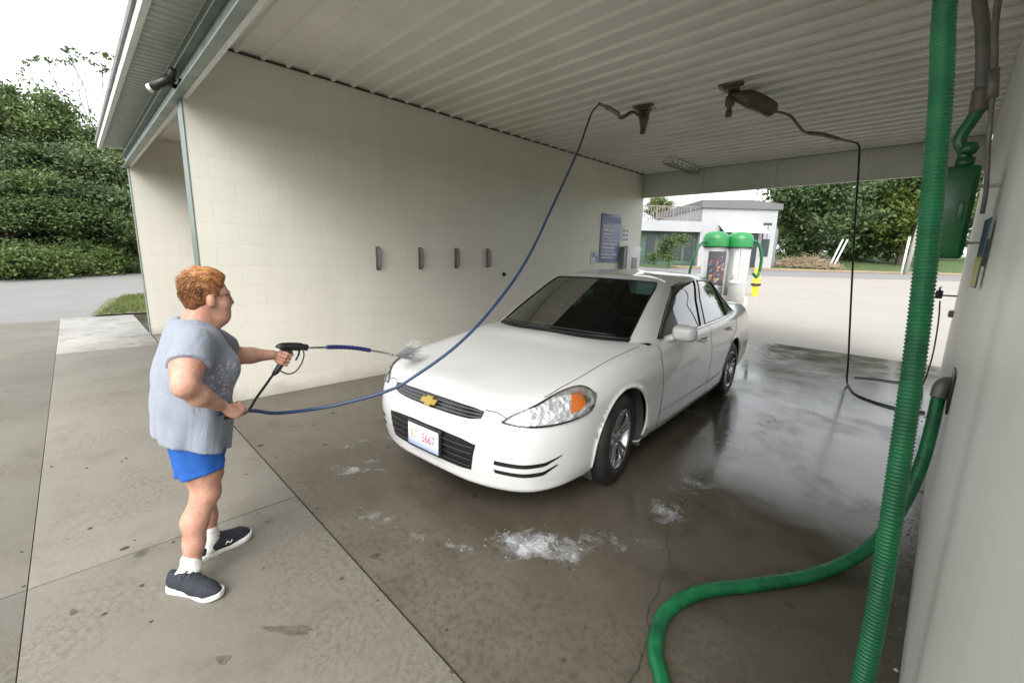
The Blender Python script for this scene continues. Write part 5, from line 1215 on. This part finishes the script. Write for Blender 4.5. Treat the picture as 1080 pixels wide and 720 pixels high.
# ------------------------------------------------------------------ left wall fittings
desc = ['mat clamp on the cream wall, the one nearest the street', 'mat clamp on the cream wall, second from the street', 'mat clamp on the cream wall, third from the street', 'mat clamp on the cream wall, deepest of the row beside the small wall bolt']
mc = thing('mat_clamp', (0,1.85,1.51), 'dark '+desc[0], 'mat clamp', 'mat clamps on the cream wall')
mb = MB(); mb.box((.002,1.823,1.365),(.012,1.877,1.655), bev=.003); mb.build('back_plate', M['grey_pipe'], mc)
mb = MB(); c_ = crom([(.012,1.85,1.64),(.045,1.85,1.635),(.062,1.85,1.58),(.066,1.85,1.50),(.060,1.85,1.43),(.035,1.85,1.375)],6)
mb.grid([[(x_,y_,z_) for y_ in (1.824,1.876)] for x_,_,z_ in c_]); mb.grid([[(x_-.006,y_,z_-.002) for y_ in (1.876,1.824)] for x_,_,z_ in c_]); mb.build('spring_clip', M['panel_grey'], mc)
for k, y_ in enumerate((2.47,3.08,3.69)):
    c2 = copy_tree(mc); c2.location = (0,y_,1.52+.01*k); c2['label'] = 'dark '+desc[k+1]
wb = thing('wall_bolt', (0,4.05,1.29), 'small dark bolt sticking out of the cream wall past the clamps', 'bolt')
mb = MB(); mb.tube([(.002,4.05,1.29),(.012,4.05,1.29)], .035, 12); mb.tube([(.012,4.05,1.29),(.05,4.05,1.285)], .014, 10); mb.build('bolt', M['black'], wb)
bs = thing('instruction_sign', (0,7.08,2.0), 'tall blue instruction sign with white lines on the cream wall', 'sign')
mb = MB(); mb.box((.002,6.72,1.50),(.014,7.46,2.47), bev=.003); mb.build('sign_panel', M['sign_blue'], bs)
mb = MB(); mb.box((.0155,6.76,2.30),(.0175,7.42,2.42)); mb.build('heading_band', simple('sign_dark_blue', (.10,.12,.27), .4), bs)
mb = MB(); z_ = 2.26
while z_ > 1.56:
    hgt = random.choice((.03,.045,.06)); mb.box((.0155,6.78+random.uniform(0,.05),z_-hgt),(.0165,7.40-random.uniform(0,.25),z_)); z_ -= hgt+.03
mb.build('text_lines', simple('sign_pale', (.50,.52,.62), .5), bs)
ss = thing('notice', (0,6.58,1.59), 'small pale blue notice beside the tall blue sign', 'notice')
mb = MB(); mb.box((.002,6.44,1.46),(.008,6.70,1.73)); mb.build('sheet', M['paper'], ss); mb = MB(); mb.box((.0095,6.48,1.60),(.0105,6.58,1.69)); mb.box((.0095,6.60,1.50),(.0105,6.67,1.64)); mb.build('picture', M['sign_blue'], ss)
ss = thing('price_notice', (0,7.66,2.08), 'small white notice with rows of grey squares above the coin box', 'notice')
mb = MB(); mb.box((.002,7.53,1.94),(.008,7.80,2.24)); mb.build('sheet', M['sign_white'], ss); mb = MB()
for z_ in (1.97,2.06,2.15):
    for y_ in (7.56,7.68): mb.box((.0095,y_,z_),(.0105,y_+.09,z_+.055))
mb.build('marks', M['panel_grey'], ss)
cb = thing('coin_box', (0,7.9,1.3), 'white coin and selector box with dark side mounted near the rear wall end', 'coin box')
mb = MB(); mb.box((.002,7.60,1.08),(.13,8.16,1.86), bev=.012); mb.build('cabinet', M['panel_white'], cb)
mb = MB(); mb.box((.004,7.50,1.10),(.11,7.5985,1.84), bev=.004); mb.build('side_panel', M['panel_grey'], cb)
mb = MB(); mb.box((.1315,7.80,1.16),(.142,8.02,1.62), bev=.004); mb.build('keypad', M['panel_grey'], cb)
lf = thing('light_fixture', (1.17,7.6,CH), 'long fluorescent light fixture on the ceiling near the rear header', 'ceiling light')
mb = MB(); mb.box((1.09,6.98,CH-.075),(1.25,8.20,CH-.031), bev=.006); mb.build('housing', M['white_trim'], lf)
for dx in (-.045,.045):
    mb = MB(); mb.tube([(1.17+dx,7.0,CH-.10),(1.17+dx,8.18,CH-.10)], .016, 10); mb.build('lamp_tube', M['sign_white'], lf)
mb = MB()
for k in range(7):
    y_ = 7.0+k*.19; mb.tube(crom([(1.08,y_,CH-.06),(1.09,y_,CH-.12),(1.17,y_,CH-.135),(1.25,y_,CH-.12),(1.26,y_,CH-.06)],4), .006, 6)
for x_ in (1.10,1.17,1.24): mb.tube([(x_,6.99,CH-.135),(x_,8.17,CH-.135)], .005, 6)
mb.build('wire_guard', M['boom'], lf)
l2 = thing('light_fixture', (-2.3,2.2,CH), 'light fixture under the ceiling of the neighbouring bay', 'ceiling light')
mb = MB(); mb.box((-3.6,2.0,CH-.12),(-2.2,2.2,CH-.031), bev=.01); mb.build('housing', M['white_trim'], l2)
# security camera on the front header
sc_ = thing('security_camera', (.16,-.03,2.95), 'black security camera on an arm at the front header above the wall end', 'camera')
mb = MB(); mb.box((.06,-.06,2.895),(.24,-.0225,2.99), bev=.01); mb.build('mount', M['black'], sc_)
mb = MB(); mb.tube(crom([(.15,-.05,2.94),(.20,-.10,2.93),(.26,-.15,2.965)],5), .02, 10); mb.tube([(.22,-.12,2.93),(.36,-.10,3.0)], .028, 10); mb.build('arm', M['black'], sc_)
mb = MB(); mb.tube([(.30,-.10,2.965),(.20,-.20,2.90),(.175,-.225,2.885)], .036, 14); mb.build('barrel', M['black'], sc_)
mb = MB(); mb.tube([(.18,-.22,2.888),(.155,-.247,2.872)], .033, 14); mb.build('hood', M['sign_white'], sc_)
mb = MB(); mb.tube([(.154,-.248,2.8715),(.15,-.252,2.869)], .024, 14); mb.build('lens', M['gloss_black'], sc_)

# ------------------------------------------------------------------ soap foam on the floor
t = NT('foam_film'); tr = t.node('ShaderNodeBsdfTransparent'); at_ = t.node('ShaderNodeAttribute'); at_.attribute_name = 'cover'
n1 = t.noise(8,7,.66,None,.5); n2 = t.noise(90,4,.7)
f_ = t.math('ADD', t.math('ADD', t.math('MULTIPLY', n1, 1.9), t.math('MULTIPLY', n2, .3)), t.math('SUBTRACT', at_.outputs['Fac'], 1.44))
f_ = t.ramp(f_, [(.0,0.0),(.25,.28),(.6,.78)])
t.set(Base_Color=(.60,.62,.65), Roughness=.6); t.bump(t.noise(120,4), .6, .006); mx = t.node('ShaderNodeMixShader'); t.link(f_, mx.inputs[0]); t.link(tr.outputs[0], mx.inputs[1]); t.link(t.b.outputs[0], mx.inputs[2]); t.link(mx.outputs[0], t.out.inputs['Surface']); M['foam_film'] = t.m
M['foam'] = simple('soap_foam', (.60,.62,.65), .5, var=.06)
def foam(cx, cy, lx, ly, ang, dens, nb):
    mb = MB(); ca, sa = math.cos(ang), math.sin(ang); n = 36; G = []; cov = []
    for i in range(n+1):
        row = []
        for j in range(n+1):
            a, b_ = (i/n-.5)*2, (j/n-.5)*2; d_ = math.hypot(a,b_)
            row.append((cx+(a*lx*ca-b_*ly*sa), cy+(a*lx*sa+b_*ly*ca), .003)); cov.append(max(-.4, dens*(1-d_**1.5)))
        G.append(row)
    mb.grid(G, 0)
    for k in range(nb):
        a, b_ = random.gauss(0,.30), random.gauss(0,.28)
        b_ += .18*math.sin(a*9+cx*7)
        x_, y_ = cx+(a*lx*ca-b_*ly*sa), cy+(a*lx*sa+b_*ly*ca); r_ = random.uniform(.001,.003); h_ = r_*random.uniform(.5,.9)
        ring = [(x_+r_*math.cos(q),y_+r_*math.sin(q),.0032) for q in np.linspace(0,2*math.pi,7)[:-1]]; mid = [(x_+.7*r_*math.cos(q),y_+.7*r_*math.sin(q),.003+h_*.75) for q in np.linspace(0,2*math.pi,7)[:-1]]
        mb.add(ring+mid+[(x_,y_,.003+h_)], [(i,(i+1)%6,6+(i+1)%6,6+i) for i in range(6)]+[(6+i,6+(i+1)%6,12) for i in range(6)], 1, True)
    o = mb.build('foam', [M['foam_film'],M['foam']], kind='stuff'); A = o.data.attributes.new('cover','FLOAT','POINT'); A.data.foreach_set('value', cov+[1.0]*(len(mb.v)-len(cov)))
foam(3.72,.80,.40,.20,R(38),.80,120); foam(3.95,1.12,.36,.14,R(42),.40,10); foam(3.48,.50,.26,.09,R(35),.36,6)
foam(2.20,.46,.20,.42,R(-40),.42,10); foam(2.90,.27,.26,.11,R(25),.44,10); foam(3.18,.30,.24,.08,R(45),.34,4)
foam(4.06,1.66,.17,.20,R(20),.62,40); foam(4.02,2.12,.18,.32,R(-15),.44,10); foam(4.0,2.85,.26,.70,R(10),.40,0); foam(4.05,4.0,.40,1.0,R(8),.34,0); foam(4.3,5.6,.55,1.2,R(0),.28,0); foam(4.0,7.2,.9,1.2,R(0),.24,0); foam(1.85,.80,.16,.55,R(-25),.32,0)

# grit and flaked paint gathered along the foot of the right wall
mb = MB()
for i in range(520):
    y_ = random.uniform(.1,5.5); x_ = W-abs(random.gauss(0,.045))-.006; r_ = random.uniform(.0015,.006)*(2.4 if random.random() < .06 else 1)
    a = random.uniform(0,6.28); q = [(x_+r_*random.uniform(.6,1)*math.cos(a+k*1.26), y_+r_*random.uniform(.6,1.3)*math.sin(a+k*1.26), .001) for k in range(5)]
    mb.add(q+[(x_,y_,.001+r_*.7)], [(k,(k+1)%5,5) for k in range(5)], 0 if random.random() < .9 else 1)
mb.build('wall_grit', [simple('grit_dark', (.06,.05,.038), .9, var=.4), simple('grit_pale', (.42,.40,.36), .9)], kind='stuff')
mb = MB()
for i in range(130):
    x_ = random.uniform(.6,4.6); y_ = random.uniform(-2.0,.9); r_ = random.uniform(.003,.010)*(2.2 if random.random() < .08 else 1); a = random.uniform(0,6.28); n_ = 7
    z_ = .0035
    q = [(x_+r_*random.uniform(.6,1.3)*math.cos(a+k*6.283/n_), y_+r_*random.uniform(.6,1.6)*math.sin(a+k*6.283/n_), z_) for k in range(n_)]
    mb.add(q+[(x_,y_,z_+r_*.25)], [(k,(k+1)%n_,n_) for k in range(n_)], 0)
mb.build('floor_specks', simple('speck_dark', (.055,.045,.032), .9, var=.4), kind='stuff')
for (x_,y_,a_,b_,an) in ((3.327,-.635,.028,.018,.6),(3.36,-.40,.10,.022,.75),(2.62,-1.05,.02,.012,.2)):
    mb = MB(); n_ = 26; ring = []
    for k in range(n_):
        t_ = 6.2832*k/n_; rr = 1+.22*math.sin(3*t_+x_*9)+.12*math.sin(7*t_); u0,v0 = a_*rr*math.cos(t_), b_*rr*math.sin(t_); ring.append((x_+u0*math.cos(an)-v0*math.sin(an), y_+u0*math.sin(an)+v0*math.cos(an), .0022))
    mb.add(ring, [tuple(range(n_))]); mb.build('oil_stain', simple('oil_stain', (.098,.088,.068), .7, var=.3, scale=30), kind='structure')
